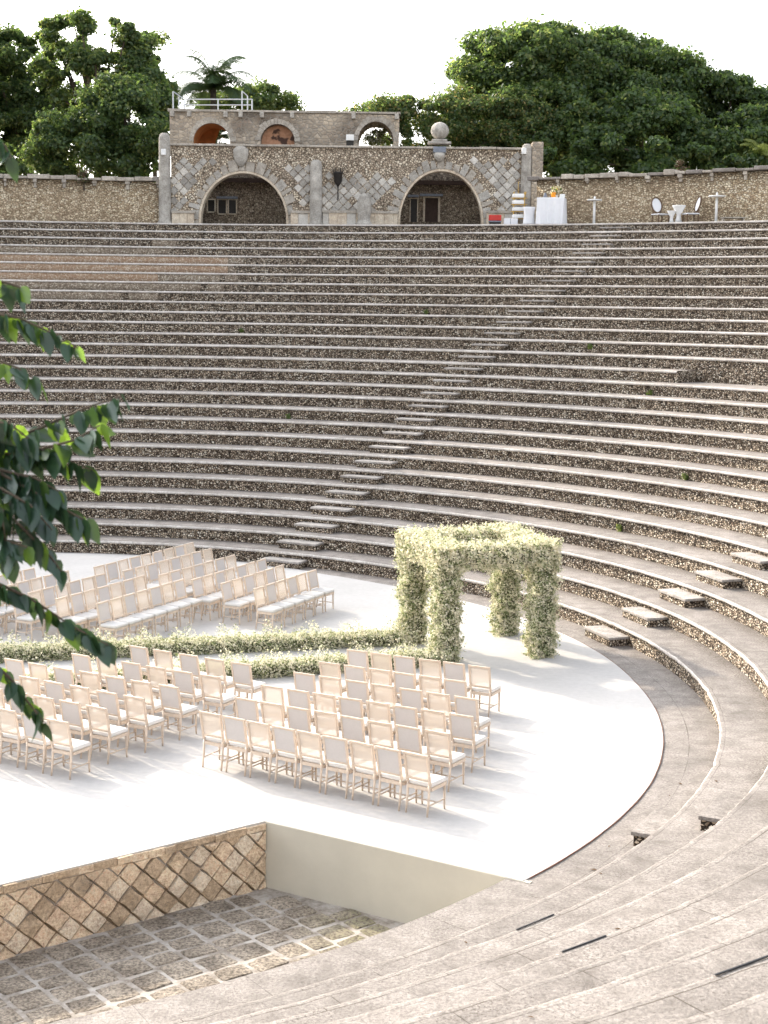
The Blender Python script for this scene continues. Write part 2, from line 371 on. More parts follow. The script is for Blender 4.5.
for k in range(1, NT_+1):
    if k == 14:
        seat_row(k, PLAT, TH1)
        # the landing beside it: row 13's tread simply runs deeper, closed by an end wall
        Rn = Rk(15)
        sector('landing', M['block'], [(Rk(14)-.02, Zk(13)-.003, 0), (Rn+.06, Zk(13)-.003, 0)], np.linspace(TH0, PLAT+.002, 300), theatre, 0, 0, 5)
        bm = bmesh.new(); d = Vector((math.cos(PLAT), math.sin(PLAT), 0)); c0 = Vector((CX, CY, 0))
        q = [bm.verts.new(c0+d*r+Vector((0, 0, z))) for r, z in ((Rk(14)+.03, Zk(13)-.05), (Rn+.06, Zk(13)-.05), (Rn+.06, Zk(14)-.01), (Rk(14)+.03, Zk(14)-.01))]
        bm.faces.new(q); from_bm('end_wall', bm, M['riser'], theatre)
    else: seat_row(k, TH0, TH1)
def repair(k, a0, a1, mat, ragged=1):
    R_, z0, z1 = Rk(k), Zk(k-1), Zk(k)-.052; n = 60; th = np.linspace(rad(a0), rad(a1), n); V = []
    for i, t_ in enumerate(th):
        lo = z0-.02+(.05*abs(math.sin(i*1.7)) if i > 2 else .1)*ragged*.3
        for r, z in ((R_+.034, lo-.005), (R_+.024, lo), (R_+.024, z1-.01), (R_+.034, z1)): V.append((CX+r*math.cos(t_), CY+r*math.sin(t_), z))
    from_np('repaired_masonry', V, [(4*i+j, 4*i+j+1, 4*i+j+5, 4*i+j+4) for i in range(n-1) for j in range(3)], M[mat], theatre)
for k, a0, mat in ((24, 85.6, 'patch'), (23, 85.3, 'patch'), (22, 89.6, 'patch'), (22, 86.2, 'patch2'), (21, 86.5, 'patch2'), (25, 89.6, 'patch2'), (20, 93, 'patch2')): repair(k, a0, 89.58 if (k, mat) == (22, 'patch2') else 112, mat)
for k, a0, a1 in ((24, 84.6, 85.6), (23, 84.9, 85.3), (22, 84.4, 85.2), (22, 85.5, 86.2), (21, 84.9, 86.0), (20, 89, 91), (20, 91.6, 93)): repair(k, a0, a1-.02, 'patch2')
repair(26, 89.4, 90.9, 'patch2')
# closing walls where the seating ends (far outside the picture)
for th in (TH0, TH1):
    d = Vector((math.cos(th), math.sin(th), 0)); c0 = Vector((CX, CY, 0)); bm = bmesh.new()
    pts_ = [(R1-.9, PIT), (Rk(28)+1.9, PIT), (Rk(28)+1.9, TERR)]
    for k in range(28, 0, -1): pts_ += [(Rk(k), Zk(k)), (Rk(k), Zk(k-1))]
    pts_.append((R1-.9, 0))
    bm.faces.new([bm.verts.new(c0+d*r+Vector((0, 0, z))) for r, z in pts_]); from_bm('end_wall', bm, M['riser'], theatre)

def step(theta, k, wid=1.24, dep=.52, hgt=.2, dz=0):
    """half-height block on tread k in front of row k+1"""
    Ro = Rk(k+1)+.04; Ri = Ro-dep; z0 = Zk(k); r_ = random.Random(int(theta*1000)+k)
    bm = bmesh.new(); ux = Vector((-math.sin(theta), math.cos(theta), 0)); ur = Vector((math.cos(theta), math.sin(theta), 0))
    Mx = Matrix.Translation(Vector((CX, CY, 0))) @ Matrix((( *[ux.x, ur.x, 0], 0), (*[ux.y, ur.y, 0], 0), (0, 0, 1, 0), (0, 0, 0, 1)))
    j = lambda s=.012: r_.uniform(-s, s)
    a = wid/2
    vs = box(bm, -a+.03+j(), a-.03+j(), Ri+.03, Ro, z0-.02, z0+hgt-.05, Mx, 0)
    vs = box(bm, -a+j(), a+j(), Ri+j(), Ro, z0+hgt-.048, z0+hgt+.012+dz, Mx, 1, .012)
    bmesh.ops.recalc_face_normals(bm, faces=bm.faces[:])
    o = from_bm('aisle_step', bm, [M['riser'], M['stepslab'] if theta > .2 else M['block']], theatre)  # darker slab colour for the near aisle tones down its sunlit tops
for k in range(0, 28):
    step(rad(62.9), k, 1.26)
    if k != 13: step(rad(18.75), k)
    step(rad(-27.9), k)
    step(rad(107.2), k)
# thin black strips laid along the front edge of three rows
for k, a0, a1 in ((2, -47.5, -45.4), (4, -51.7, -49.9), (7, -55.05, -53.5)):
    sector('dark_strip', M['blackstrip'], [(Rk(k)-.012, Zk(k)+.004, 0), (Rk(k)-.008, Zk(k)+.012, 0), (Rk(k)+.010, Zk(k)+.010, 0), (Rk(k)+.011, Zk(k)+.004, 0)], np.linspace(rad(a0), rad(a1), 14), theatre)

# ------------------------------------------------------------------ ground, pit, stage
def strip(name, mat, r0, r1, z, th):
    n = len(th); V = []; 
    for t_ in th: V += [(CX+r0*math.cos(t_), CY+r0*math.sin(t_), z), (CX+r1*math.cos(t_), CY+r1*math.sin(t_), z)]
    Fq = [(2*i, 2*i+1, 2*i+3, 2*i+2) for i in range(n-1)]
    return from_np(name, V, Fq, mat)
tag(strip('ground', M['dirt'], Rk(28)+1.85, 900, TERR-.03, np.linspace(TH0, TH1, 300)), kind='structure')
tag(strip('lower_ground', M['dirt'], 0.0, 900, PIT-.06, np.linspace(TH1-2*PI, TH0, 60)), kind='structure')
sector('pavement', M['slab'], [(14.84, 0, 0), (15.5, 0, 0), (R1+.1, 0, 0)], np.linspace(TH0, TH1, 500), None, 0, 0, 3, kind='structure')
# the inner face of that ring above the pit
sector('pavement_kerb', M['coping'], [(14.85, PIT-.05, 0), (14.84, -.03, 1), (14.86, 0.0, .5)], np.linspace(rad(-104), rad(-30), 200), None, .01, 0, 3, kind='structure')

Q = Vector((-1.65, 20.91)); E_ = Vector((1.86, 18.75)); LW = Vector((-4.83, 18.4))
wd = (LW-Q).normalized(); WEND = Q+wd*13.5
def carpet_r(t_):
    return float(np.interp(math.degrees(t_), (-40, -20, 5, 20, 30, 50, 57, 64, 80), (15.06, 15.16, 15.13, 15.25, 15.3, 15.32, 15.42, 15.85, 15.95)))
def th_of(p): return math.atan2(p.y-CY, p.x-CX)
tE = th_of(E_)
arc = []
for t_ in np.linspace(tE, rad(196), 260):
    r = carpet_r(t_); arc.append(Vector((CX+r*math.cos(t_), CY+r*math.sin(t_))))
def stage_prism(name, z0, z1, mat, grow=0):
    bm = bmesh.new(); cor = [*arc, Vector((CX-15.2, CY-13)), WEND, Q]
    mid = Vector((CX, CY))
    cor = [p+(p-mid).normalized()*grow if i < len(arc) else p for i, p in enumerate(cor)]
    a = [bm.verts.new((p.x, p.y, z1)) for p in cor]; b = [bm.verts.new((p.x, p.y, z0)) for p in cor]
    f = [bm.faces.new(a)]; n = len(a)
    for i in range(n): f.append(bm.faces.new((a[i], b[i], b[(i+1) % n], a[(i+1) % n])))
    bmesh.ops.recalc_face_normals(bm, faces=f); bmesh.ops.triangulate(bm, faces=[f[0]])
    return from_bm(name, bm, mat)
tag(stage_prism('stage_floor', -.6, -.012, M['concrete']), kind='structure')
tag(stage_prism('white_carpet', -.012, .016, M['carpet']), 'seamless white carpet covering the round stage under the chairs', 'carpet')
# a brown strip round the carpet's edge
V = []; n = 200
for t_ in np.linspace(tE+.01, rad(30), n):
    r = carpet_r(t_)
    for rr, z in ((r+.004, .004), (r+.004, .017), (r+.018, .017), (r+.019, .004)): V.append((CX+(rr+.004*math.sin(t_*90))*math.cos(t_), CY+(rr+.004*math.sin(t_*90))*math.sin(t_), z))
Fq = [(4*i+j, 4*i+j+1, 4*i+j+5, 4*i+j+4) for i in range(n-1) for j in range(3)]
tag(from_np('edge_strip', V, Fq, M['trim']), 'thin dark brown strip along the curved right edge of white carpet', 'trim')

# cream front panel of the stage
bm = bmesh.new(); ex = (E_-Q).normalized(); nrm = Vector((ex.y, -ex.x))     # towards the pit
L = (E_-Q).length
def fr(s, o, z): p = Q+ex*s+nrm*o; return (p.x, p.y, z)
vs = [bm.verts.new(fr(s, o, z)) for s, o, z in ((0, .012, PIT-.05), (L+.1, .012, PIT-.05), (L+.1, .012, .010), (0, .012, .010), (0, -.06, PIT-.05), (L+.1, -.06, PIT-.05), (L+.1, -.06, .010), (0, -.06, .010))]
for f in ((0,1,2,3), (1,5,6,2), (5,4,7,6), (4,0,3,7), (3,2,6,7)): bm.faces.new([vs[i] for i in f])
tag(from_bm('stage_front_panel', bm, M['panel']), 'smooth cream painted panel facing the stage drop beside the diamond stone wall', 'panel')

# diamond-stone retaining wall
wall = empty('retaining_wall', (Q.x, Q.y, PIT), 0, 'tan stone wall of diamond-set blocks below the white stage edge', 'wall')
wn = Vector((-wd.y, wd.x));
if wn.dot(Vector((0, -1))) < 0: wn = -wn
WL = 13.4
def wp(s, o, z): p = Q+wd*s+wn*o; return Vector((p.x-Q.x, p.y-Q.y, z))
bm = bmesh.new(); nn = 120
for i in range(nn):
    s0, s1 = WL*i/nn, WL*(i+1)/nn
    a = [bm.verts.new(wp(s, .0, z)) for s, z in ((s0, -.05), (s1, -.05), (s1, .86), (s0, .86))]; bm.faces.new(a)
from_bm('mortar_bed', bm, M['tanmortar'], wall)
bm = bmesh.new(); dd = .365; rows = 6
for r in range(-1, 6):
    for i in range(-1, int(WL/dd)+2):
        s = i*dd+(dd/2 if r % 2 else 0); z = r*dd/2-.02
        hx = dd/2-.007+random.uniform(-.014, .006); hz = dd/2-.007+random.uniform(-.014, .006); pr_ = random.uniform(.008, .055)
        poly = [(s-hx, z), (s, z-hz), (s+hx, z), (s, z+hz)]
        # clip to the wall's face
        def clip(P, f):
            out = []
            for (a, b) in zip(P, P[1:]+P[:1]):
                fa, fb = f(a), f(b)
                if fa >= 0: out.append(a)
                if (fa >= 0) != (fb >= 0):
                    k_ = fa/(fa-fb); out.append((a[0]+(b[0]-a[0])*k_, a[1]+(b[1]-a[1])*k_))
            return out
        for f in (lambda p: p[1]+.04, lambda p: .862-p[1], lambda p: p[0]-.012, lambda p: WL-p[0]):
            poly = clip(poly, f)
            if len(poly) < 3: break
        if len(poly) < 3: continue
        cs = sum(p[0] for p in poly)/len(poly); cz = sum(p[1] for p in poly)/len(poly)
        out = []; inn = []
        for (a, b) in zip(poly, poly[1:]+poly[:1]):
            for k_ in (.0, .5):
                x = a[0]+(b[0]-a[0])*k_+random.uniform(-.009, .009); y = a[1]+(b[1]-a[1])*k_+random.uniform(-.009, .009)
                y = min(y, .866)
                out.append(bm.verts.new(wp(x, -.002, y))); inn.append(bm.verts.new(wp(cs+(x-cs)*.92, pr_+random.uniform(-.008, .008), cz+(y-cz)*.92)))
        m_ = random.choice((0, 0, 1, 2)); n = len(out)
        cen = bm.verts.new(wp(cs, pr_+random.uniform(-.006, .016), cz))
        for q in range(n):
            f = bm.faces.new((out[q], out[(q+1) % n], inn[(q+1) % n], inn[q])); f.material_index = m_
            f = bm.faces.new((inn[q], inn[(q+1) % n], cen)); f.material_index = m_
bmesh.ops.recalc_face_normals(bm, faces=bm.faces[:])
from_bm('diamond_stonework', bm, [M['tan1'], M['tan2'], M['tan3']], wall)
bm = bmesh.new(); s = .012
while s < WL:
    l = random.uniform(.14, .38); e = min(s+l, WL); o = random.uniform(.02, .06); zt = .972+random.uniform(-.016, .004); zb = .875+random.uniform(-.012, .012)
    P8 = [wp(x, y, z) for z in (zb, zt) for x, y in ((s, o), (e-.004, o+random.uniform(-.01, .01)), (e-.004, -.1), (s, -.1))]
    ci_ = random.choice((0, 1, 1))
    v = [bm.verts.new(p+Vector((random.uniform(-.006, .006), random.uniform(-.006, .006), random.uniform(-.004, .004)))) for p in P8]
    for f in ((3,2,1,0), (4,5,6,7), (0,1,5,4), (1,2,6,5), (2,3,7,6), (3,0,4,7)): bm.faces.new([v[i] for i in f]).material_index = ci_
    s = e
bmesh.ops.recalc_face_normals(bm, faces=bm.faces[:])
from_bm('coping_course', bm, [M['tan1'], M['tan2']], wall)

# paved pit floor: a mortar bed and rough set blocks
bm = bmesh.new()
Vb = [bm.verts.new((x, y, PIT)) for x, y in ((-16, 0), (6, 0), (6, 21.6), (-16, 21.6))]; bm.faces.new(Vb)
tag(from_bm('pit_floor', bm, M['mortar']), kind='structure')
bm = bmesh.new(); ru = wd; rv = wn
v_ = .10
Rl = random.Random(3)
pit_c = Vector((CX, CY))
colw = []
u_ = -.93
while u_ < 11: w_ = Rl.uniform(.34, .50); colw.append((u_, w_)); u_ += w_+Rl.uniform(.015, .04)
for (u_, w_) in colw:
    v_ = .03+Rl.uniform(0, .1)
    while v_ < 9:
        l_ = Rl.uniform(.28, .52); p = Q+ru*(u_+w_/2)+rv*(v_+l_/2)
        side = (p-Q).dot(nrm)
        inside = side > .21 and (p-pit_c).length < 14.5 and p.y > 3
        if inside:
            rot = Rl.uniform(-.05, .05); hgt = Rl.uniform(.006, .02); c_, s_ = math.cos(rot), math.sin(rot)
            ring = []; N = 12
            top = []
            for q in range(N):
                a = 2*PI*q/N; ca, sa = math.cos(a), math.sin(a)
                ex_ = math.copysign(abs(ca)**.2, ca)*w_/2*Rl.uniform(.93, 1.03); ey_ = math.copysign(abs(sa)**.2, sa)*l_/2*Rl.uniform(.92, 1.03)
                xx = ex_*c_-ey_*s_; yy = ex_*s_+ey_*c_
                o = p+ru*xx+rv*yy; i_ = p+ru*xx*.9+rv*yy*.88
                ring.append(bm.verts.new((o.x, o.y, PIT-.01))); top.append(bm.verts.new((i_.x, i_.y, PIT+hgt+Rl.uniform(-.008, .006))))
            cen = bm.verts.new((p.x, p.y, PIT+hgt+Rl.uniform(-.004, .012)))
            for q in range(N):
                bm.faces.new((ring[q], ring[(q+1) % N], top[(q+1) % N], top[q])); bm.faces.new((top[q], top[(q+1) % N], cen))
        v_ += l_+Rl.uniform(.018, .035)
bmesh.ops.recalc_face_normals(bm, faces=bm.faces[:])
tag(from_bm('pit_paving', bm, M['paver']), kind='structure')

# ------------------------------------------------------------------ leaf and flower clouds
def leaf_quads(P, Nrm, size, aspect=1.6, jitter=.6):
    """one bent diamond leaf per point; returns verts, quads"""
    n = len(P); a = rng.normal(size=(n, 3)); Nn = Nrm+jitter*rng.normal(size=(n, 3)); Nn /= np.linalg.norm(Nn, axis=1)[:, None]+1e-9
    t_ = a-(a*Nn).sum(1)[:, None]*Nn; t_ /= np.linalg.norm(t_, axis=1)[:, None]+1e-9; b_ = np.cross(Nn, t_)
    s = size*(.45+1.1*rng.random(n)**1.6)[:, None]
    V = np.stack([P-t_*s*aspect/2, P+b_*s/2+Nn*s*.12, P+t_*s*aspect/2, P-b_*s/2+Nn*s*.12], 1).reshape(-1, 3)
    return V, np.arange(4*n).reshape(-1, 4)
def clump_points(cens, rads, per, fill=.35):
    cens = np.array(cens, float); rads = np.array(rads, float)
    n = len(cens)*per; idx = np.repeat(np.arange(len(cens)), per)
    d = rng.normal(size=(n, 3)); d /= np.linalg.norm(d, axis=1)[:, None]
    rr = np.where(rng.random(n) < fill, rng.random(n)**.5*1.0, .7+np.abs(rng.normal(0, .38, n)))
    rd = rads[idx] if rads.ndim == 2 else np.repeat(rads[idx][:, None], 3, 1)
    P = cens[idx]+d*rr[:, None]*rd
    return P, d

def tree(name, label, base, env, n_clump, r_clump, per, leaf, mats, mix, cat='tree', group=None, trunk_r=.3, fill=.35, seed=1, limbs=7):
    """base: foot of the trunk; env: list of (centre, radii) ellipsoids the crown fills"""
    r_ = np.random.default_rng(seed)
    root = empty(name, base, 0, label, cat, group); b0 = Vector(base)
    vol = np.array([e[1][0]*e[1][1]*e[1][2] for e in env]); vol = vol/vol.sum()
    cs = []; rs = []
    for i in range(n_clump):
        e = env[r_.choice(len(env), p=vol)]; d = r_.normal(size=3); d /= np.linalg.norm(d)
        rr = r_.uniform(.45, 1.0)**.6
        cs.append(np.array(e[0])+d*rr*np.array(e[1])-np.array(base)); k_ = r_clump*(.4+1.3*r_.random()**1.5); rs.append((k_*1.15, k_*1.15, k_*.75))
    P, d = clump_points(cs, rs, int(per*2.5), fill)
    keep = P[:, 2] > .15; P, d = P[keep], d[keep]
    Vv, Fq = leaf_quads(P, d*.8+np.array([0, 0, .5]), leaf*.54)
    mi = rng.choice(len(mats), size=len(Fq), p=mix)
    from_np('crown', Vv, Fq, mats, root, mi)
    bm = bmesh.new()
    top = Vector(env[0][0])-b0
    mid = Vector((top.x*.35, top.y*.35, top.z*.55))
    tube(bm, [(0, 0, -.2), (mid.x*.4, mid.y*.4, mid.z*.5), mid, top*.9], [trunk_r*1.2, trunk_r, trunk_r*.75, trunk_r*.25], 8)
    for i in r_.choice(len(cs), min(limbs, len(cs)), replace=False):
        c_ = Vector(cs[i]); st = mid*r_.uniform(.55, 1.0); m_ = st.lerp(c_, .5)+Vector((0, 0, .25))
        tube(bm, [st, m_, c_], [trunk_r*.45, trunk_r*.3, trunk_r*.1], 6)
    from_bm('trunk', bm, M['bark'], root, True)
    return root

def flower_cloud(name, P, Nrm, parent, size=.036, extra_core=None, mix=(.62, .22, .16)):
    Vv, Fq = leaf_quads(P, Nrm, size, 1.25, .8)
    pp = P*1.0; nz = (np.sin(pp[:, 0]*23+pp[:, 2]*11+1)+np.sin(pp[:, 1]*27-pp[:, 2]*9)+np.sin(pp[:, 2]*21+pp[:, 0]*13-pp[:, 1]*7)+.8*np.sin(pp[:, 0]*47-pp[:, 1]*41+pp[:, 2]*37))/3
    pb = np.clip(mix[0]+.42*nz, .05, .95); r_ = rng.random(len(P)); mi = np.where(r_ < pb, 0, np.where(r_ < pb+(1-pb)*mix[1]/(mix[1]+mix[2]), 1, 2))
    mats = [M['bloom'], M['bloom2'], M['sprig'], M['core']]
    if extra_core is not None:
        cv, cf = extra_core; Fq = np.concatenate([Fq, cf+len(Vv)]); Vv = np.concatenate([Vv, cv]); mi = np.concatenate([mi, np.full(len(cf), 3)])
    return from_np(name, Vv, Fq, mats, parent, mi)
def bar_cloud(A, B, wx, wy, n, lump=.05, zup=True):
    """points on the skin of a bar from A to B with half sizes wx, wy; plus a core box"""
    A, B = np.array(A, float), np.array(B, float); ax = B-A; Ln = np.linalg.norm(ax); ax = ax/Ln
    ref = np.array([0, 0, 1.]) if abs(ax[2]) < .8 else np.array([.954, .30, 0])
    s1 = np.cross(ax, ref); s1 /= np.linalg.norm(s1); s2 = np.cross(s1, ax)
    t_ = rng.uniform(-.03, 1.03, n); sd_ = rng.integers(0, 4, n); q_ = rng.uniform(-1, 1, n)
    ex_ = np.where(sd_ == 0, 1, np.where(sd_ == 1, -1, q_)).astype(float); ey_ = np.where(sd_ == 2, 1, np.where(sd_ == 3, -1, q_)).astype(float)
    nrm_ = (np.abs(ex_)**5+np.abs(ey_)**5)**.2; ex_ /= nrm_; ey_ /= nrm_; ang = np.arctan2(ey_, ex_); ca, sa = np.cos(ang), np.sin(ang)
    lum = 1+lump/wx*(.9*np.sin(t_*Ln*9+ang*2)+.7*np.sin(t_*Ln*17+ang*5+1)+.6*np.sin(t_*Ln*31-ang*3))*.5
    dep = 1-.26*rng.random(n)**1.3+.42*rng.random(n)**7
    rr = (lum*dep)[:, None]
    P = A+ax*(t_*Ln)[:, None]+(s1*(ex_*wx)[:, None]+s2*(ey_*wy)[:, None])*rr
    N_ = s1*ca[:, None]+s2*sa[:, None]
    k = .74; cv = []
    for e in (A+ax*.03, B-ax*.03):
        for a, b in ((-1, -1), (1, -1), (1, 1), (-1, 1)): cv.append(e+s1*a*wx*k*.88+s2*b*wy*k*.88)
    cf = np.array([(0,1,2,3), (7,6,5,4), (0,4,5,1), (1,5,6,2), (2,6,7,3), (3,7,4,0)])
    return P, N_, (np.array(cv), cf)

# ------------------------------------------------------------------ flower canopy
LEG = [(.66, 32.66), (1.30, 30.86), (2.77, 33.66), (3.36, 31.50)]     # back-left, front-left, back-right, front-right
can = empty('flower_canopy', (2.0, 32.1, .016), 0, 'four-legged wedding canopy thickly covered in cream baby\'s breath flowers', 'wedding arch')
org = np.array([2.0, 32.1, .016])
for (x, y) in LEG:
    P, N_, core = bar_cloud(np.array((x, y, .016))-org, np.array((x, y, 2.12))-org, .265, .265, 19000, .08)
    P[:, 2] = np.maximum(P[:, 2], .012)
    flower_cloud('leg', P, N_, can, .033, core, (.44, .26, .30))
for i, j in ((0, 1), (0, 2), (1, 3), (2, 3)):
    A = np.array((*LEG[i], 2.22))-org; B = np.array((*LEG[j], 2.22))-org; d = (B-A)/np.linalg.norm(B-A)
    P, N_, core = bar_cloud(A-d*.24, B+d*.24, .29, .25, 19000, .08)
    flower_cloud('beam', P, N_, can, .034, core, (.62, .22, .16))

def hedge(label, A, B, n):
    o = np.array((A[0], A[1], .016)); root = empty('flower_hedge', tuple(o), 0, label, 'flower border', 'low flower borders along the aisle')
    P, N_, core = bar_cloud(np.array((0, 0, .15)), np.array((B[0]-A[0], B[1]-A[1], .15)), .22, .15, n, .055)
    P[:, 2] = np.maximum(P[:, 2], .01)
    # loose sprays standing out of the top
    m = n//3; t_ = rng.random(m); lat = rng.normal(0, .17, m); d = np.array((B[0]-A[0], B[1]-A[1])); Ln = np.linalg.norm(d); d = d/Ln
    z = .24+.20*rng.random(m)**1.8*(1+.6*np.sin(t_*Ln*7)+.4*np.sin(t_*Ln*19))
    P2 = np.stack([d[0]*t_*Ln-d[1]*lat, d[1]*t_*Ln+d[0]*lat, z], -1)
    flower_cloud('blossom', np.concatenate([P, P2]), np.concatenate([N_, np.tile([0, 0, 1.], (m, 1))]), root, .029, core, (.52, .24, .24))
hedge('long low border of cream blossom along the far side of the aisle', (-9.6, 29.98), (.42, 32.42), 40000)
hedge('low border of cream blossom along the near side of the aisle', (-6.6, 28.0), (1.12, 30.55), 30000)

# ------------------------------------------------------------------ chairs
def chair_parts():
    P = {}
    def mk(bm, name, mat, smooth=False):
        me = bpy.data.meshes.new(name); bm.normal_update(); bm.to_mesh(me); bm.free(); me.materials.append(mat)
        if smooth: me.shade_smooth()
        return me
    for nm, x in (('leg_fl', -.195), ('leg_fr', .195)):
        bm = bmesh.new(); tube(bm, [(x, .205, 0), (x, .20, .06), (x, .198, .42)], [.013, .016, .021], 8); P[nm] = ('leg', mk(bm, 'leg', M['frame'], True))
    for nm, x in (('leg_rl', -.185), ('leg_rr', .185)):
        bm = bmesh.new(); tube(bm, [(x, -.255, 0), (x, -.225, .2), (x, -.205, .46)], [.014, .018, .02], 8); P[nm] = ('leg', mk(bm, 'leg', M['frame'], True))
    bm = bmesh.new(); box(bm, -.215, .215, .19, .222, .375, .425); box(bm, -.2, .2, -.222, -.19, .375, .425)
    for s in (-1, 1): box(bm, s*.205-.014, s*.205+.014, -.19, .19, .375, .425)
    P['rail'] = ('seat_frame', mk(bm, 'seat_frame', M['frame']))
    bm = bmesh.new(); box(bm, -.218, .218, -.2, .228, .426, .495, None, 0, .028)
    for v in bm.verts:
        if v.co.z > .48: v.co.z += .016*(1-(v.co.x/.22)**2)*(1-(v.co.y/.23)**2)
    P['seat'] = ('seat', mk(bm, 'seat', M['cushion'], True))
    # back: stiles and rails leaning back, the panel set between them
    yb = lambda z: -.205-(z-.46)*.20
    lean = Matrix.Identity(4)
    def bar(bm, x0, x1, z0, z1, t_=.018):
        v = [bm.verts.new((x, yb(z)+s*t_, z)) for s in (-1, 1) for x, z in ((x0, z0), (x1, z0), (x1, z1), (x0, z1))]
        f = [bm.faces.new([v[i] for i in q]) for q in ((0,1,2,3), (7,6,5,4), (0,4,5,1), (1,5,6,2), (2,6,7,3), (3,7,4,0))]
        bmesh.ops.recalc_face_normals(bm, faces=f)
        bmesh.ops.bevel(bm, geom=list({e for q in f for e in q.edges}), offset=.004, segments=1, affect='EDGES')
    bm = bmesh.new(); bar(bm, -.215, -.178, .455, .935); bar(bm, .178, .215, .455, .935); bar(bm, -.1785, .1785, .896, .934); bar(bm, -.1785, .1785, .515, .55)
    P['bframe'] = ('back_frame', mk(bm, 'back_frame', M['frame']))
    for nm, t_, mat in (('linen', .012, M['linen']), ('cane', .003, M['cane'])):
        bm = bmesh.new(); v = [bm.verts.new((x, yb(z)+s*t_, z)) for s in (-1, 1) for x, z in ((-.179, .548), (.179, .548), (.179, .898), (-.179, .898))]
        if nm == 'cane':
            for q in v[4:]: bm.verts.remove(q)
            bm.faces.new(v[:4])
        else:
            f = [bm.faces.new([v[i] for i in q]) for q in ((0,1,2,3), (7,6,5,4), (0,4,5,1), (1,5,6,2), (2,6,7,3), (3,7,4,0))]; bmesh.ops.recalc_face_normals(bm, faces=f)
        P[nm] = ('backrest', mk(bm, 'backrest', mat))
    for nm, a, b in (('st1', (-.19, -.232, .16), (-.195, .2, .16)), ('st2', (.19, -.232, .16), (.195, .2, .16)), ('st3', (-.19, 0, .16), (.19, 0, .16))):
        bm = bmesh.new(); tube(bm, [a, b], .0105, 6); P[nm] = ('stretcher', mk(bm, 'stretcher', M['frame'], True))
    return P
CP = chair_parts()
def make_chair(kind):
    root = empty('dining_chair')
    for k_, (nm, me) in CP.items():
        if k_ in ('linen', 'cane') and k_ != kind: continue
        o = bpy.data.objects.new(nm, me); C.objects.link(o); o.parent = root
    return root
protos = {k: make_chair(k) for k in ('linen', 'cane')}; used = {'linen': False, 'cane': False}
def place_chair(x, y, rz, kind, label, group):
    src = protos[kind]
    if not used[kind]: r = src; used[kind] = True
    else:
        r = src.copy(); C.objects.link(r)
        for ch in src.children:
            c_ = ch.copy(); C.objects.link(c_); c_.parent = r
    r.location = (x, y, .016); r.rotation_euler = (0, 0, rz)
    tag(r, label, 'chair', group)
ORD = ['first', 'second', 'third', 'fourth', 'fifth', 'sixth', 'seventh', 'eighth', 'ninth', 'tenth']
cr = random.Random(11)
def chair_row(P0, P1, n, start, side, where, group, flip=0, lead=0):
    """P0, P1: outer back corners of the first and last chair; side = +1 when the row runs to the sitter's right"""
    P0, P1 = Vector(P0), Vector(P1); d = (P1-P0)/(n-1); dn = d.normalized()
    fc = Vector((-dn.y, dn.x)) if side > 0 else Vector((dn.y, -dn.x))
    for i in range(-lead, n):
        p = P0+d*i+dn*.215+fc*.295+Vector((cr.uniform(-.012, .012), cr.uniform(-.012, .012)))
        kind = ('linen', 'cane')[(i+start) % 2]
        a = math.atan2(fc.y, fc.x)-PI/2+rad(cr.uniform(-1.8, 1.8))
        if side > 0: lab = f'{kind}-back chair, {ORD[n-1-i]} from right in the {where}'
        else: lab = f'{kind}-back chair, {ORD[i+lead]} from flower border, {where}'
        place_chair(p.x, p.y, a, kind, lab, group)
g = 'chairs in the right front block'
for w_, a in zip(('nearest row', 'second row', 'third row', 'fourth row', 'fifth row', 'farthest row'),
    (((-2.90, 23.40), (.34, 21.34), 9, 1), ((-2.42, 24.28), (.67, 22.48), 8, 0), ((-2.05, 25.1), (1.09, 23.44), 8, 1), ((-1.56, 26.05), (1.22, 24.53), 7, 0), ((-1.13, 26.85), (1.08, 25.68), 6, 1), ((-.66, 27.85), (1.56, 26.74), 6, 0))):
    chair_row(a[0], a[1], a[2], a[3], 1, w_+', right front block', g)
g = 'chairs in the left front block'
for w_, a in zip(('nearest row', 'second row', 'third row', 'fourth row', 'fifth row', 'farthest row'),
    (((-8.6, 24.86), (-5.19, 22.86), 8, 0), ((-8.2, 25.68), (-4.76, 23.66), 8, 0), ((-7.3, 26.1), (-4.26, 24.32), 7, 1), ((-6.85, 26.8), (-3.80, 25.04), 7, 0), ((-5.72, 27.24), (-3.19, 25.8), 6, 0), ((-4.78, 27.95), (-2.74, 26.76), 5, 0))):
    chair_row(a[0], a[1], a[2], a[3], 1, w_+', left front block', g)
u65 = Vector((math.cos(rad(64.5)), math.sin(rad(64.5))))
g = 'chairs in the right back block'
for i, (w_, a) in enumerate(zip(('row nearest the canopy', 'second row', 'third row', 'fourth row', 'fifth row', 'last row'),
    (((-2.93, 33.76), 6, 1), ((-3.75, 34.37), 6, 0), ((-4.49, 34.80), 7, 0), ((-5.34, 35.32), 7, 1), ((-6.27, 35.84), 8, 0), ((-7.07, 36.34), 9, 1)))):
    p = Vector(a[0]); q = p+u65*.505*(a[1]-1); chair_row(p, q, a[1], a[2], -1, w_+', right back block', g)
g = 'chairs in the left back block'
for i, (w_, a) in enumerate(zip(('row nearest the canopy', 'second row', 'third row', 'fourth row', 'last row'),
    (((-6.15, 31.86), 7, 0), ((-7.12, 32.3), 7, 1), ((-8.1, 32.5), 7, 0), ((-9.05, 32.8), 7, 1), ((-9.95, 33.1), 7, 0)))):
    p = Vector(a[0]); q = p+u65*.495*(a[1]-1); chair_row(p, q, a[1], a[2], -1, w_+', left back block', g)

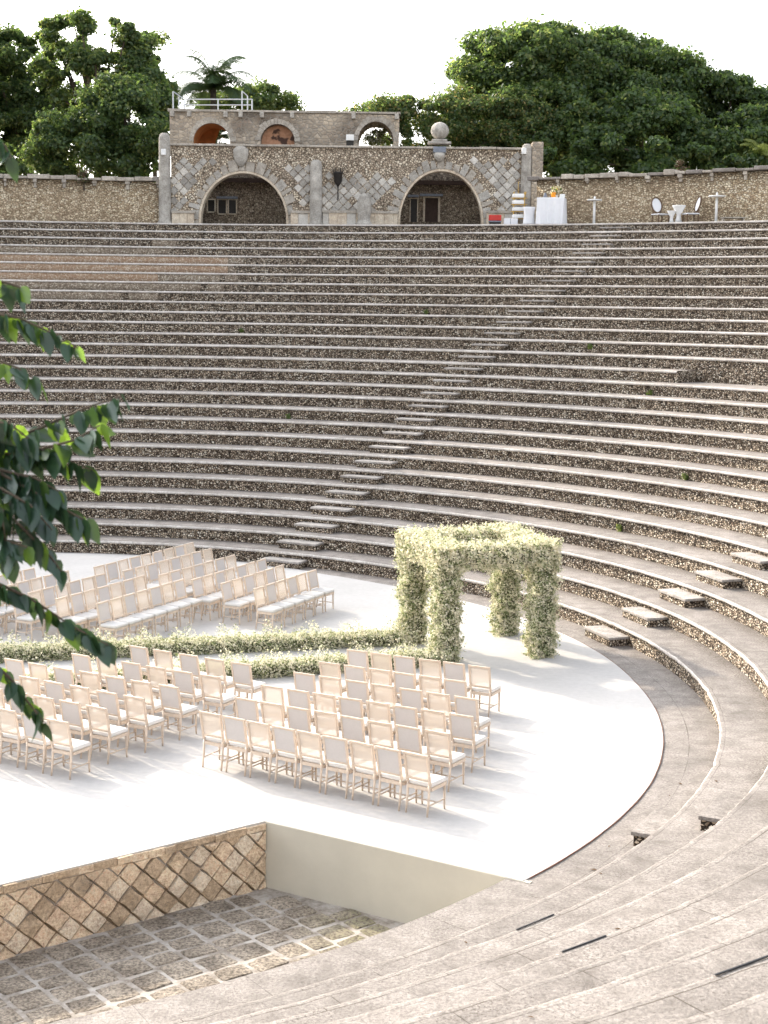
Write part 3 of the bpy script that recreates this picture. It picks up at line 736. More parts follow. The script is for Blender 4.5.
# ------------------------------------------------------------------ the gatehouse behind
Y0 = 73.4
def X(px, Y=Y0): return pt(px, 180, Y).x
def Z(py, px=384, Y=Y0): return pt(px, py, Y).z
zb = TERR-.1; zt = Z(147.5, 320)
gate = empty('gatehouse', (X(350), Y0, TERR), 0, 'weathered stone gatehouse with two big arches standing above the top row', 'gatehouse')
G = Matrix.Translation(-Vector((X(350), Y0, TERR)))
def gp(bm): bm.transform(G); return bm
def arch_pts(xc, hw, zs, rise, n=22):
    return [(xc+hw*math.cos(a), zs+rise*math.sin(a)) for a in np.linspace(PI, 0, n)]
A1 = (X(243.5), (X(287)-X(200))/2, TERR+.25, Z(172.5, 243)-TERR-.25)
A2 = (X(441.5), (X(483)-X(400))/2, TERR+.25, Z(170.5, 441)-TERR-.25)
xl, xr = X(171), X(540)
out = [(xl, zb)]
for a in (A1, A2):
    out += [(a[0]-a[1], zb)]+arch_pts(*a)+[(a[0]+a[1], zb)]
out += [(xr, zb), (xr, zt), (xl, zt)]
bm = bmesh.new(); prism(bm, out[::-1], Y0, Y0+.7); bmesh.ops.triangulate(bm, faces=bm.faces[:])
from_bm('facade_wall', gp(bm), M['facade'], gate)
for a in (A1, A2):                                                   # pale reveal and rough voussoirs
    bm = bmesh.new(); n = 40
    for i in range(n):
        t0, t1 = PI-PI*i/n, PI-PI*(i+1)/n
        for (ri, ro, y, mi) in ((-.0, .07, -.02, 0),):
            v = [bm.verts.new((a[0]+(a[1]+r)*math.cos(t_), y_, a[2]+(a[3]+r)*math.sin(t_))) for y_ in (Y0+y, Y0+.72) for r, t_ in ((ri-.03, t0), (ro, t0), (ro, t1), (ri-.03, t1))]
            for f in ((0,1,2,3), (7,6,5,4), (0,4,5,1), (1,5,6,2), (2,6,7,3), (3,7,4,0)): bm.faces.new([v[q] for q in f])
    for s in (-1, 1): box(bm, *sorted((a[0]+s*(a[1]-.03), a[0]+s*(a[1]+.07))), Y0-.02, Y0+.72, zb, a[2])
    bmesh.ops.recalc_face_normals(bm, faces=bm.faces[:]); from_bm('arch_reveal', gp(bm), M['tan3'], gate)
    bm = bmesh.new(); t_ = -.08
    while t_ < PI+.08:
        dt = random.uniform(.10, .22); r0 = .09; r1 = random.uniform(.28, .68); t1 = t_+dt-.012
        v = [bm.verts.new((a[0]+(a[1]+r)*math.cos(q), y_+random.uniform(-.01, .01), a[2]+(a[3]+r)*math.sin(q))) for y_ in (Y0-random.uniform(.02, .05), Y0+.1) for r, q in ((r0, t_), (r1, t_+.02), (r1, t1-.02), (r0, t1))]
        mi = random.choice((0, 1, 1, 2))
        for f in ((0,1,2,3), (7,6,5,4), (0,4,5,1), (1,5,6,2), (2,6,7,3), (3,7,4,0)): bm.faces.new([v[q] for q in f]).material_index = mi
        t_ += dt
    bmesh.ops.recalc_face_normals(bm, faces=bm.faces[:]); from_bm('voussoirs', gp(bm), [M['pillar'], M['coping'], M['dia1']], gate)
# diamond stones set in the facade
bm = bmesh.new(); dg = .46
def in_arch(x, z, m_=.85):
    for a in (A1, A2):
        if ((x-a[0])/(a[1]+m_))**2+((z-a[2])/(a[3]+m_))**2 < 1 or (abs(x-a[0]) < a[1]+m_ and z < a[2]): return True
    return False
regs = [((172, 152), (215, 213)), ((272, 160), (312, 205)), ((322, 170), (402, 213)), ((452, 150), (520, 212))]
for (a, b) in regs:
    bm = bmesh.new()
    x0, x1, z0, z1 = X(a[0]), X(b[0]), Z(b[1], (a[0]+b[0])/2), Z(a[1], (a[0]+b[0])/2)
    for r in range(int((z1-z0)/(dg/2))+1):
        for i in range(int((x1-x0)/dg)+1):
            x = x0+i*dg+(dg/2 if r % 2 else 0)+.1; z = z0+r*dg/2+.1
            if x > x1-.1 or in_arch(x, z) or random.random() < .06: continue
            fx = min((x-x0), (x1-x))/(x1-x0); 
            if z > z0+(z1-z0)*(.70+.3*random.random()) : continue
            h = dg/2-.018; o = random.uniform(.02, .05); mi = random.choices((0, 1, 2), (.5, .28, .22))[0]
            ou = [(x-h, z), (x, z-h), (x+h, z), (x, z+h)]
            f0 = [bm.verts.new((p[0]+random.uniform(-.02, .02), Y0-.0, p[1]+random.uniform(-.02, .02))) for p in ou]
            f1 = [bm.verts.new((x+(v.co.x-x)*.85, Y0-o+random.uniform(-.012, .012), z+(v.co.z-z)*.85)) for v in f0]
            bm.faces.new(f1).material_index = mi
            for q in range(4): bm.faces.new((f0[q], f0[(q+1) % 4], f1[(q+1) % 4], f1[q])).material_index = mi
    bmesh.ops.recalc_face_normals(bm, faces=bm.faces[:]); from_bm('diamond_stonework', gp(bm), [M['dia1'], M['dia2'], M['dia3']], gate)
# low plinth benches and their blocks
for a, b in ((172, 196), (291, 312), (323, 398), (487, 512)):
    x = X(a); bm = bmesh.new()
    box(bm, X(a), X(b), Y0-.32, Y0-.004, Z(213.5, (a+b)/2), Z(211, (a+b)/2), None, 1)
    while x < X(b)-.1:
        l = random.uniform(.3, .5); box(bm, x+.004, min(x+l, X(b)), Y0-.25+random.uniform(-.03, .02), Y0-.005, zb, Z(213.4, (a+b)/2), None, random.choice((0, 0, 2)), .02); x += l
    from_bm('plinth', gp(bm), [M['tan3'], M['coping'], M['dia2']], gate)
# ledge along the top, in slightly uneven pieces
bm = bmesh.new(); x = xl-.05
while x < xr:
    l = random.uniform(.7, 1.5); box(bm, x, min(x+l-.012, xr+.05), Y0-.14+random.uniform(-.03, .03), Y0+.85, zt+.002, zt+.10+random.uniform(-.012, .015), None, 0, .02); x += l
from_bm('parapet_ledge', gp(bm), M['coping'], gate)
# pillars
def pillar(px0, px1, ytop, Yp, base=True):
    bm = bmesh.new(); xc = (X(px0)+X(px1))/2; r = (X(px1)-X(px0))/2; top = Z(ytop, px0); hh = top-zb
    prof = [(r*1.25, 0), (r*1.25, .18), (r*1.02, .3)] if base else [(r, 0)]
    prof += [(r, hh*.4), (r*1.03, hh*.41), (r*1.03, hh*.43), (r*.98, hh*.44), (r*.97, hh*.68), (r*1.0, hh*.69), (r*.96, hh*.705), (r*.94, hh-.25), (r*.8, hh-.09), (r*.45, hh-.012), (.02, hh)]
    lathe(bm, prof, (xc, Yp, zb), 22, 0, .008); return from_bm('pillar', gp(bm), M['pillar'], gate, True)
pillar(159, 171, 133, Y0-.1); pillar(310, 322.5, 160, Y0-.18); pillar(520.5, 531.5, 144, Y0-.12, False)
bm = bmesh.new(); box(bm, X(531), X(542), Y0-.3, Y0+1.2, zb, Z(142.5, 536), None, 0, .03); from_bm('corner_pier', gp(bm), M['oldwall'], gate)
# shield over the left arch, bracket over the right one
bm = bmesh.new(); xs, zs = X(241), Z(156, 241)
lathe(bm, [(.02, -.62), (.17, -.5), (.30, -.25), (.36, .05), (.36, .35), (.22, .5), (.02, .55)], (0, 0, 0), 18)
bm.transform(Matrix.Translation((xs, Y0-.10, zs)) @ Matrix.Diagonal((1.0, .42, .85, 1))); from_bm('shield', gp(bm), M['pillar'], gate)
bm = bmesh.new(); xs = X(439); z1 = Z(147, 439)
box(bm, xs-.3, xs+.3, Y0-.32, Y0-.005, z1-.28, z1-.01, None, 0, .03); lathe(bm, [(.02, -.72), (.12, -.66), (.26, -.5), (.28, -.29)], (xs, Y0-.14, z1), 14, 1)
from_bm('bracket', gp(bm), [M['bluegrey'], M['pillar']], gate)
bm = bmesh.new(); zz = Z(144, 439)
box(bm, xs-.55, xs+.55, Y0-.1, Y0+.6, zz, zz+.12, None, 0, .03); box(bm, xs-.36, xs+.36, Y0+.0, Y0+.5, zz+.122, zz+.24, None, 0, .04)
N = 24; rb = .40                                                        # scalloped ball
for i in range(12):
    a0 = PI*i/12
    rr = [(rb*math.sin(PI*j/10), -rb*math.cos(PI*j/10)) for j in range(11)]
lathe(bm, [(max(.02, rb*math.sin(PI*j/12)), rb*(1-math.cos(PI*j/12))) for j in range(13)], (xs, Y0+.25, zz+.24), 24)
for v in bm.verts:
    if v.co.z > zz+.26:
        a = math.atan2(v.co.y-Y0-.25, v.co.x-xs); k_ = 1+.10*math.cos(a*9); v.co.x = xs+(v.co.x-xs)*k_; v.co.y = Y0+.25+(v.co.y-Y0-.25)*k_
from_bm('finial', gp(bm), M['pillar'], gate, True)
# the gallery seen through the arches
YG = Y0+3.4
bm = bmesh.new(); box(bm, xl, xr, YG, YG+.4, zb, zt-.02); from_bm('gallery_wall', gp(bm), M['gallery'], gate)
bm = bmesh.new(); box(bm, xl, xr, Y0+.71, Y0+1.7, zt-.35, zt-.03); from_bm('partial_ceiling', gp(bm), M['concrete'], gate)  # narrow slab only, left open behind so skylight brightens the back wall
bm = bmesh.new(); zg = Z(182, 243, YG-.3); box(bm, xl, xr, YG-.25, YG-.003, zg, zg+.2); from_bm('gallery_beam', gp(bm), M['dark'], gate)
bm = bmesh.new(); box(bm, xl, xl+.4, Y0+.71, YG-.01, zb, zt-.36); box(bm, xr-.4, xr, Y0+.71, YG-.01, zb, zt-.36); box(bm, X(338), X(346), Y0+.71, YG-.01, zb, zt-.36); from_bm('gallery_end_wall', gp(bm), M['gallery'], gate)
def opening(name, a, b, y0_, y1_, frame=.06, mat='iron'):
    x0, x1, z0, z1 = X(a, YG), X(b, YG), Z(y1_, (a+b)/2, YG), Z(y0_, (a+b)/2, YG); z0 = max(z0, TERR)
    bm = bmesh.new(); box(bm, x0, x1, YG-.03, YG-.004, z0, z1); o = from_bm(name, gp(bm), M[mat], gate)
    bm = bmesh.new(); f = frame
    box(bm, x0-f, x0-.001, YG-.08, YG-.002, z0, z1+f); box(bm, x1+.001, x1+f, YG-.08, YG-.002, z0, z1+f); box(bm, x0, x1, YG-.08, YG-.002, z1+.001, z1+f)
    if name == 'window': box(bm, x0, x1, YG-.1, YG-.002, z0-f, z0-.001)
    from_bm('frame', gp(bm), M['tan3'], o)
opening('window', 208, 214.5, 200, 211.5); opening('window', 218.5, 226, 200, 213.5); opening('window', 229, 236, 200, 213.5)
opening('door', 425.5, 438.5, 198, 222, .1, 'dark'); opening('doorway', 411, 417.5, 199, 222, .05)
for a, b, y_ in ((217, 238, 199), (420, 443, 196.5), (408, 419, 197.5)):
    bm = bmesh.new(); box(bm, X(a, YG), X(b, YG), YG-.3, YG-.09, Z(y_, a, YG), Z(y_-2.4, a, YG), None, 0, .02); from_bm('lintel', gp(bm), M['bluegrey'], gate)
# upper storey set back
Y1 = Y0+3.0
zu0 = zt-.2; zu = Z(112.5, 280, Y1)
def AU(a, b, top): return ((X(a, Y1)+X(b, Y1))/2, (X(b, Y1)-X(a, Y1))/2, Z(141, a, Y1), Z(top, (a+b)/2, Y1)-Z(141, a, Y1))
U = [AU(193.5, 230, 123), AU(260.5, 294.5, 124), AU(357.5, 393, 121.5)]
xu0, xu1 = X(170, Y1), X(398.5, Y1)
out = [(xu0, zu0)]
for a in U: out += [(a[0]-a[1], zu0)]+arch_pts(*a)+[(a[0]+a[1], zu0)]
out += [(xu1, zu0), (xu1, zu-.06), (xu0+9, zu-.02), (xu0+5, zu-.03), (xu0, zu)]
bm = bmesh.new(); prism(bm, out[::-1], Y1, Y1+2.4); bmesh.ops.triangulate(bm, faces=bm.faces[:]); from_bm('upper_wall', gp(bm), M['oldwall'], gate)
for i, a in enumerate(U):
    bm = bmesh.new(); t_ = 0
    while t_ < PI-.02:
        dt = random.uniform(.16, .24); t1 = min(t_+dt-.02, PI); r1 = random.uniform(.2, .32)
        v = [bm.verts.new((a[0]+(a[1]+r)*math.cos(q), y_, a[2]+(a[3]+r)*math.sin(q))) for y_ in (Y1-random.uniform(.02, .06), Y1+.2) for r, q in ((.0, t_), (r1, t_), (r1, t1), (.0, t1))]
        for f in ((0,1,2,3), (7,6,5,4), (0,4,5,1), (1,5,6,2), (2,6,7,3), (3,7,4,0)): bm.faces.new([v[q] for q in f])
        t_ += dt
    bmesh.ops.recalc_face_normals(bm, faces=bm.faces[:]); from_bm('voussoirs', gp(bm), M['coping'], gate)
    bm = bmesh.new(); P = [(a[0]-a[1]+.012, zu0)]+[(a[0]+(x-a[0])*.985, a[2]+(z-a[2])*.985) for x, z in arch_pts(*a)]+[(a[0]+a[1]-.012, zu0)]
    for p, q in zip(P, P[1:]):
        bm.faces.new([bm.verts.new(v) for v in ((p[0], Y1+.06, p[1]), (q[0], Y1+.06, q[1]), (q[0], Y1+2.38, q[1]), (p[0], Y1+2.38, p[1]))])
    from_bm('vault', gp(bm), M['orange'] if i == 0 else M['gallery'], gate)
a = U[1]; bm = bmesh.new(); bm.faces.new([bm.verts.new((x, Y1+.5, z)) for x, z in [(a[0]-a[1], zu0)]+arch_pts(*a)+[(a[0]+a[1], zu0)]]); from_bm('terracotta_infill', gp(bm), M['terra'], gate)
a = U[0]; bm = bmesh.new(); bm.faces.new([bm.verts.new((x, Y1+2.3, z)) for x, z in [(a[0]-a[1], zu0), (a[0]-a[1], a[2])]+[(a[0]+a[1]*math.cos(t_), a[2]+a[3]*math.sin(t_)) for t_ in np.linspace(PI, 1.35, 12)]+[(a[0]-.05, a[2]+.3), (a[0]-.25, zu0)]]); from_bm('orange_infill', gp(bm), M['orange'], gate)
bm = bmesh.new(); x = xu0-.08
while x < xu1:                                                          # roof slab edge and corbels
    l = random.uniform(.8, 1.6); box(bm, x, min(x+l-.01, xu1+.06), Y1-.1+random.uniform(-.05, .03), Y1+2.5, zu+.003+random.uniform(-.02, 0), zu+.07+random.uniform(0, .05), None, 0, .015); x += l
from_bm('roof_edge', gp(bm), M['coping'], gate)
for px in (173, 190, 226, 241, 262, 292, 353, 396):
    bm = bmesh.new(); x = X(px, Y1); box(bm, x-.1, x+.1, Y1-.28, Y1-.004, zu-.28, zu-.01, None, 0, .03); from_bm('corbel', gp(bm), M['pillar'], gate)
# rail on the roof
bm = bmesh.new(); zr = zu+.06
def rl(px, py): p = pt(px, py, Y1+.6); return (p.x, p.y, p.z)
for px, top in ((173, 91.5), (179, 97), (184.5, 99.5), (218, 99), (242, 91), (247.5, 96), (252, 99)): q = rl(px, top); tube(bm, [(q[0], q[1], zr-.05), q], .035, 6)
for a, b in (((184, 99.3), (252, 99.3)), ((173, 91.5), (184.5, 99.5)), ((242, 91), (247.5, 96)), ((179, 105), (252, 105))): tube(bm, [rl(*a), rl(*b)], .028, 6)
from_bm('roof_railing', gp(bm), M['rail'], gate)
for px, py, Yw in ((163.5, 152, Y0-.42), (524, 151, Y0-.36), (350, 137.5, Y1-.8)):
    p = pt(px, py, Yw); bm = bmesh.new(); box(bm, p.x-.11, p.x+.11, Yw-.08, Yw+.09, p.z-.14, p.z+.14, None, 0, .02)
    if px == 350: box(bm, p.x-.18, p.x+.18, Yw-.0, Yw+.2, zt+.1, p.z-.141, None, 1); box(bm, p.x-.19, p.x+.19, Yw-.07, Yw+.09, p.z-.14, p.z+.141)
    from_bm('light_fitting', gp(bm), [M['white'], M['iron']], gate)
# iron lantern on the wall
p = pt(338, 178, Y0-.2); o = bmesh.new()
lathe(o, [(.02, -.42), (.05, -.38), (.19, -.16), (.22, .2), (.24, .22), (.24, .27), (.1, .3)], (0, 0, 0), 10)
for i in range(6): a = i*PI/3; tube(o, [(.22*math.cos(a), .22*math.sin(a), .25), (.25*math.cos(a), .25*math.sin(a), .47)], .02, 5)
tube(o, [(0, 0, -.4), (0, .12, -.75), (0, .19, -1.0)], .03, 6)
ob = from_bm('wall_lantern', o, M['iron']); ob.location = p; tag(ob, 'black iron basket lantern hung on the gatehouse wall between the arches', 'lantern')
o = bmesh.new(); p = pt(364, 221, Y0-.55); hh = (222-190)/20.6
lathe(o, [(.42, 0), (.42, .1), (.34, .2), (.28, .32), (.31, .5), (.33, .9), (.31, hh-.35), (.24, hh-.15), (.12, hh-.05), (.02, hh)], (0, 0, 0), 18, 0, .02)
ob = from_bm('stone_stub', o, M['pillar']); ob.location = (p.x, p.y, TERR); tag(ob, 'short round-topped grey stone stub standing left of the right arch', 'stone post')

# ------------------------------------------------------------------ boundary walls either side
RW = Rk(28)+1.55
def bwall(label, a0, a1, h0, h1, seed):
    root = empty('boundary_wall', (0, 0, 0), 0, label, 'wall'); th = np.linspace(a0, a1, 60); n = len(th); hs = np.linspace(h0, h1, n)+.03*np.sin(th*70)
    V = []
    for t_, h in zip(th, hs):
        for r, z in ((RW, TERR-.1), (RW, TERR+h), (RW+.55, TERR+h), (RW+.55, TERR-.1)): V.append((CX+r*math.cos(t_), CY+r*math.sin(t_), z))
    Fq = [(4*i+j, 4*i+j+1, 4*i+j+5, 4*i+j+4) for i in range(n-1) for j in range(3)]+[(0, 3, 2, 1), (4*n-4, 4*n-3, 4*n-2, 4*n-1)]
    from_np('wall', V, Fq, M['rubble'], root)
    r_ = random.Random(seed); bm = bmesh.new(); t_ = a0
    while t_ < a1:
        dt = r_.uniform(.45, 1.1)/RW; h = h0+(h1-h0)*(t_-a0)/(a1-a0); Mx = Matrix.Translation((CX, CY, 0)) @ Matrix.Rotation(t_+dt/2-PI/2, 4, 'Z')
        l = dt*RW/2-.012; box(bm, -l, l, RW-.2-r_.uniform(0, .1), RW+.6, TERR+h+r_.uniform(.0, .03), TERR+h+r_.uniform(.10, .25), Mx, r_.choice((0, 0, 1)), .03); t_ += dt
    from_bm('coping', bm, [M['coping'], M['block']], root)
    t_ = a0+.6/RW
    while t_ < a1:
        h = h0+(h1-h0)*(t_-a0)/(a1-a0); Mx = Matrix.Translation((CX, CY, 0)) @ Matrix.Rotation(t_-PI/2, 4, 'Z'); bm = bmesh.new()
        q1, q2, q3 = r_.uniform(.07, .12), r_.uniform(.16, .27), r_.uniform(.2, .42); box(bm, -q1, q1, RW-q2, RW-.004, TERR+h-.13, TERR+h+.025, Mx, 0, .03); box(bm, -q1*.75, q1*.7, RW-q2*.5, RW-.004, TERR+h-q3, TERR+h-.135, Mx, 0, .03)
        from_bm('corbel', bm, M['coping'], root); t_ += r_.uniform(1.35, 1.6)/RW
def ang_at(x): return math.acos((x-CX)/RW)
bwall('tan rubble wall with corbelled coping stretching left of the gatehouse', ang_at(-10.35), rad(150), 2.0, 2.05, 5)
bwall('tan rubble wall with corbelled coping curving away right of the gatehouse', rad(20), ang_at(6.8), 2.55, 2.02, 6)

# ------------------------------------------------------------------ things on the top terrace
def at_top(px, py=221, back=.5):
    """terrace point under the picture column px, `back` metres behind the top row's edge"""
    R = Rk(28)+back; best = None
    for t_ in np.arange(20, 115, .03):
        x = CX+R*math.cos(rad(t_)); y = CY+R*math.sin(rad(t_)); q = pt(px, py, y).x
        if best is None or abs(q-x) < best[0]: best = (abs(q-x), x, y)
    return Vector((best[1], best[2], TERR))
p = at_top(551, 221, .7); s = 73/71
bt = empty('bar_table', p, rad(-14), 'tall square bar table under a white floor-length cloth at wall', 'table')
bm = bmesh.new(); box(bm, -.62, .62, -.4, .4, .0, 1.16, None, 0, .02)
bmesh.ops.subdivide_edges(bm, edges=[e for e in bm.edges if e.calc_length() > .3], cuts=9, use_grid_fill=True)
for v in bm.verts:
    if v.co.z < 1.1: k_ = (1.16-v.co.z)*.05; v.co.x += k_*math.sin(v.co.y*21)*(1 if v.co.x > 0 else -1); v.co.y += k_*math.sin(v.co.x*19)
from_bm('tablecloth', bm, M['cloth'], bt); bm = bmesh.new(); box(bm, -.6, .6, -.38, .38, 1.162, 1.185, None, 0, .008); from_bm('tabletop', bm, M['white'], bt)
def on_table(dx, dy): return Vector((p.x+dx, p.y+dy, TERR+1.185))
fv = empty('flower_vase', on_table(.22, .05), 0, 'round bouquet of white and yellow flowers standing on bar table', 'bouquet')
bm = bmesh.new(); lathe(bm, [(.06, 0), (.075, .1), (.05, .16)], (0, 0, 0), 12); from_bm('vase', bm, M['white'], fv)
P, d = clump_points([(0, 0, .34)], [(.2, .2, .17)], 500, .3); Vv, Fq = leaf_quads(P, d, .08, 1.1); from_np('blossom', Vv, Fq, [M['bloom'], M['leafD'], M['leafB']], fv, rng.choice(3, size=len(Fq), p=(.66, .18, .16)))
bm = bmesh.new(); lathe(bm, [(.09, 0), (.1, .02), (.12, .2), (.1, .22)], (0, 0, 0), 14); ob = from_bm('drink_jug', bm, M['orangej']); ob.location = on_table(.05, -.2); tag(ob, 'squat jug of orange drink on the white bar table', 'jug')
bm = bmesh.new(); lathe(bm, [(.08, 0), (.1, .06), (.07, .12), (.04, .2), (.02, .21)], (0, 0, 0), 12); ob = from_bm('dark_bowl', bm, M['bluegrey']); ob.location = on_table(-.3, -.1); tag(ob, 'small dark lidded pot at left end of bar table', 'pot')
bm = bmesh.new(); box(bm, -.12, .12, -.1, .1, 0, .16, None, 0, .03); ob = from_bm('napkin_box', bm, M['white']); ob.location = on_table(.45, -.15); tag(ob, 'small white box at right end of the bar table', 'box')
p2 = at_top(529, 221, .75); bm = bmesh.new(); lathe(bm, [(.29, 0), (.27, .1), (.235, .4), (.25, .65), (.28, .76), (.27, .79)], (0, 0, 0), 24); ob = from_bm('cocktail_table', bm, M['cloth'], None, True); ob.location = p2; tag(ob, 'waisted stool-high table in tight white cover left of bar table', 'table')
p3 = at_top(518.5, 221, 1.1); dr = empty('dessert_stand', p3, 0, 'tall brass rack with stacked white trays beside the gatehouse pier', 'display stand')
bm = bmesh.new()
for sx_ in (-1, 1):
    for sy_ in (-1, 1): tube(bm, [(sx_*.24, sy_*.16, 0), (sx_*.24, sy_*.16, 1.5)], .018, 6)
for z_ in (.3, .62, .93, 1.22): tube(bm, [(-.36, -.16, z_), (.36, -.16, z_)], .014, 6); tube(bm, [(-.36, .16, z_), (.36, .16, z_)], .014, 6)
tube(bm, [(-.05, 0, 1.3), (-.05, 0, 1.95)], .015, 6); tube(bm, [(.22, -.1, 1.2), (.3, -.1, 1.5)], .03, 6)
from_bm('rack', bm, M['gold'], dr)
for z_ in (.3, .62, .93, 1.22): bm = bmesh.new(); box(bm, -.3, .22, -.2, .2, z_+.016, z_+.19, None, 0, .05); from_bm('tray', bm, M['white'], dr)
p4 = at_top(495, 221, .9); cb = empty('cooler_box', p4, 0, 'red cooler box with white lid edge on a dark stand', 'cooler')
bm = bmesh.new(); box(bm, -.28, .28, -.2, .2, .2, .46, None, 0, .03); from_bm('body', bm, M['red'], cb); bm = bmesh.new(); box(bm, -.26, .26, -.18, .18, 0, .13, None, 0, .02); from_bm('stand', bm, M['iron'], cb); bm = bmesh.new(); box(bm, -.29, .29, -.21, .21, .135, .195, None, 0, .02); from_bm('rim', bm, M['bluegrey'], cb)
p5 = at_top(511, 221, .9); bm = bmesh.new(); box(bm, -.32, .3, -.2, .2, 0, .3, None, 0, .02); box(bm, -.05, -.03, -.205, -.19, .02, .28, None, 1); ob = from_bm('storage_crate', bm, [M['cloth'], M['bluegrey']]); ob.location = p5; tag(ob, 'low pale crate on the ground beside the red cooler', 'crate')
def high_table(px, label, h, wd_):
    root = empty('high_table', at_top(px, 219, 1.0), 0, label, 'table', 'white high tables along the right wall')
    bm = bmesh.new(); lathe(bm, [(.06, .05), (.055, h-.03)], (0, 0, 0), 10); from_bm('post', bm, M['white'], root)
    bm = bmesh.new(); lathe(bm, [(.22, 0), (.22, .02), (.07, .06)], (0, 0, 0), 16); from_bm('base', bm, M['white'], root)
    bm = bmesh.new(); lathe(bm, [(wd_, h-.03), (wd_, h+.02)], (0, 0, 0), 20); from_bm('tabletop', bm, M['white'], root)
    bm = bmesh.new(); lathe(bm, [(.04, h+.021), (.05, h+.12), (.02, h+.17)], (0, 0, 0), 8); from_bm('candle', bm, M['white'], root)
high_table(594, 'slim white high table standing nearer the gatehouse pier', 1.08, .33)
high_table(716, 'slim white high table on the far right terrace', 1.12, .36)
def oval_chair(px, rz, label):
    root = empty('lounge_chair', at_top(px, 219, .8), rz, label, 'chair', 'oval-back lounge chairs on the terrace')
    bm = bmesh.new(); box(bm, -.3, .3, -.28, .3, .36, .41, None, 0, .02); from_bm('seat', bm, M['cloth'], root)
    for x, y in ((-.27, .26), (.27, .26), (-.25, -.24), (.25, -.24)): bm = bmesh.new(); tube(bm, [(x, y, 0), (x, y, .36)], .03, 6); from_bm('leg', bm, M['wicker'], root)
    bm = bmesh.new(); N = 20; pts_ = [(.27*math.cos(2*PI*i/N), -.3-(.33*math.sin(2*PI*i/N))*.25, .8+.33*math.sin(2*PI*i/N)) for i in range(N)]; tube(bm, pts_+pts_[:1], .035, 6, 0, False)
    for x in (-.2, .2): tube(bm, [(x, -.25, .4), (x, -.27, .58)], .03, 6)
    from_bm('back_frame', bm, M['wicker'], root)
    bm = bmesh.new(); bm.faces.new([bm.verts.new((.25*math.cos(2*PI*i/N), -.3-(.31*math.sin(2*PI*i/N))*.25, .8+.31*math.sin(2*PI*i/N))) for i in range(N)]); from_bm('backrest', bm, M['cloth'], root)
oval_chair(660, rad(205), 'left lounge chair with grey oval back facing the stage')
oval_chair(691, rad(100), 'right lounge chair with grey oval back turned sideways')
for px, s, lab in ((671.5, .72, 'shorter white flared side table beside the left lounge chair'), (678.5, 1.05, 'taller white flared side table between the lounge chairs')):
    bm = bmesh.new(); lathe(bm, [(.16*s, 0), (.1*s, .2*s), (.09*s, .35*s), (.27*s, .68*s), (.28*s, .72*s)], (0, 0, 0), 18); ob = from_bm('side_table', bm, M['white'], None, True); ob.location = at_top(px, 219, .45+.3*s); tag(ob, lab, 'table', 'flared side tables')
bm = bmesh.new(); box(bm, -.5, .5, -.25, .25, .16, .2, None, 0, .01); box(bm, -.45, -.4, -.2, .2, 0, .16); box(bm, .4, .45, -.2, .2, 0, .16)
ob = from_bm('low_bench', bm, M['coping']); ob.location = at_top(733, 218, .8); tag(ob, 'low flat bench beside the right-hand high table', 'bench')

# ------------------------------------------------------------------ trees behind
LA, LB, LC, LD = M['leafA'], M['leafB'], M['leafC'], M['leafD']
def env(px, py, Y, rx, ry, rz): c = pt(px, py, Y); return ((c.x, c.y, c.z), (rx, ry, rz))
tg = 'trees beyond the boundary wall'
def foot(px, Y): return (pt(px, 200, Y).x, Y, TERR)
tree('broad_tree', 'big dense dark tree at the left edge behind the wall', foot(30, 91), [env(30, 84, 92, 3.7, 3.0, 3.5), env(25, 135, 90, 4.2, 2.6, 2.8), env(-5, 140, 90, 2.6, 2.0, 2.8), env(150, 165, 84, 2.0, 1.2, 1.4), env(-30, 90, 90, 3.5, 3, 3.6), env(40, 165, 79, 4.5, 1.0, 1.6)], 230, .5, 330, .24, [LA, LB, LC], (.5, .34, .16), 'tree', tg, seed=2)
tree('tall_tree', 'tallest tree left of the gatehouse with open airy crown', foot(100, 86), [env(95, 42, 86, 3.0, 2.4, 1.5), env(70, 35, 87, 2.2, 2, 1.1), env(128, 62, 86, 1.7, 1.6, 1.3), env(95, 80, 86, 3.4, 2.4, 1.8)], 90, .42, 240, .24, [LA, LB, LC], (.36, .4, .24), 'tree', tg, seed=3, limbs=22)
tree('spreading_tree', 'lower spreading tree close beside the gatehouse left pillar', foot(130, 81), [env(125, 125, 81, 2.6, 2.2, 2.3), env(150, 158, 79.5, 1.5, 1.3, 1.7), env(90, 150, 80, 3.6, 1.8, 1.8), env(150, 98, 84, 1.2, 1.3, 1.6)], 120, .5, 330, .22, [LA, LB, LC], (.48, .36, .16), 'tree', tg, seed=4)
tree('slender_tree', 'thin wispy tree rising beside the palm on the left', foot(155, 90), [env(155, 62, 90, .9, .9, 1.7), env(160, 95, 90, 1.6, 1.4, 1.6)], 24, .38, 220, .22, [LA, LB, LC], (.3, .4, .3), 'tree', tg, .15, seed=5)
tree('feathery_tree', 'low feathery tree behind the palm above the roof railing', foot(268, 92), [env(262, 98, 92, 1.6, 1.5, .75), env(235, 104, 92, 2.6, 1.5, .8), env(285, 104, 92, 1.0, .8, .35)], 40, .5, 260, .2, [LA, LB, LC], (.35, .4, .25), 'tree', tg, .15, seed=6)
tree('shade_tree', 'large rounded green tree rising behind the right arch finial', foot(560, 84), [env(535, 70, 83, 4.0, 3.2, 2.3), env(500, 92, 82, 2.6, 2.4, 1.6), env(560, 48, 84, 2.6, 2.4, 1.1), env(512, 42, 84, 1.1, 1.2, .5), env(470, 72, 83, 1.0, 1.2, .5), env(555, 130, 80, 4.6, 2.0, 2.4)], 230, .55, 400, .25, [LA, LB, LC], (.33, .45, .22), 'tree', tg, seed=7)
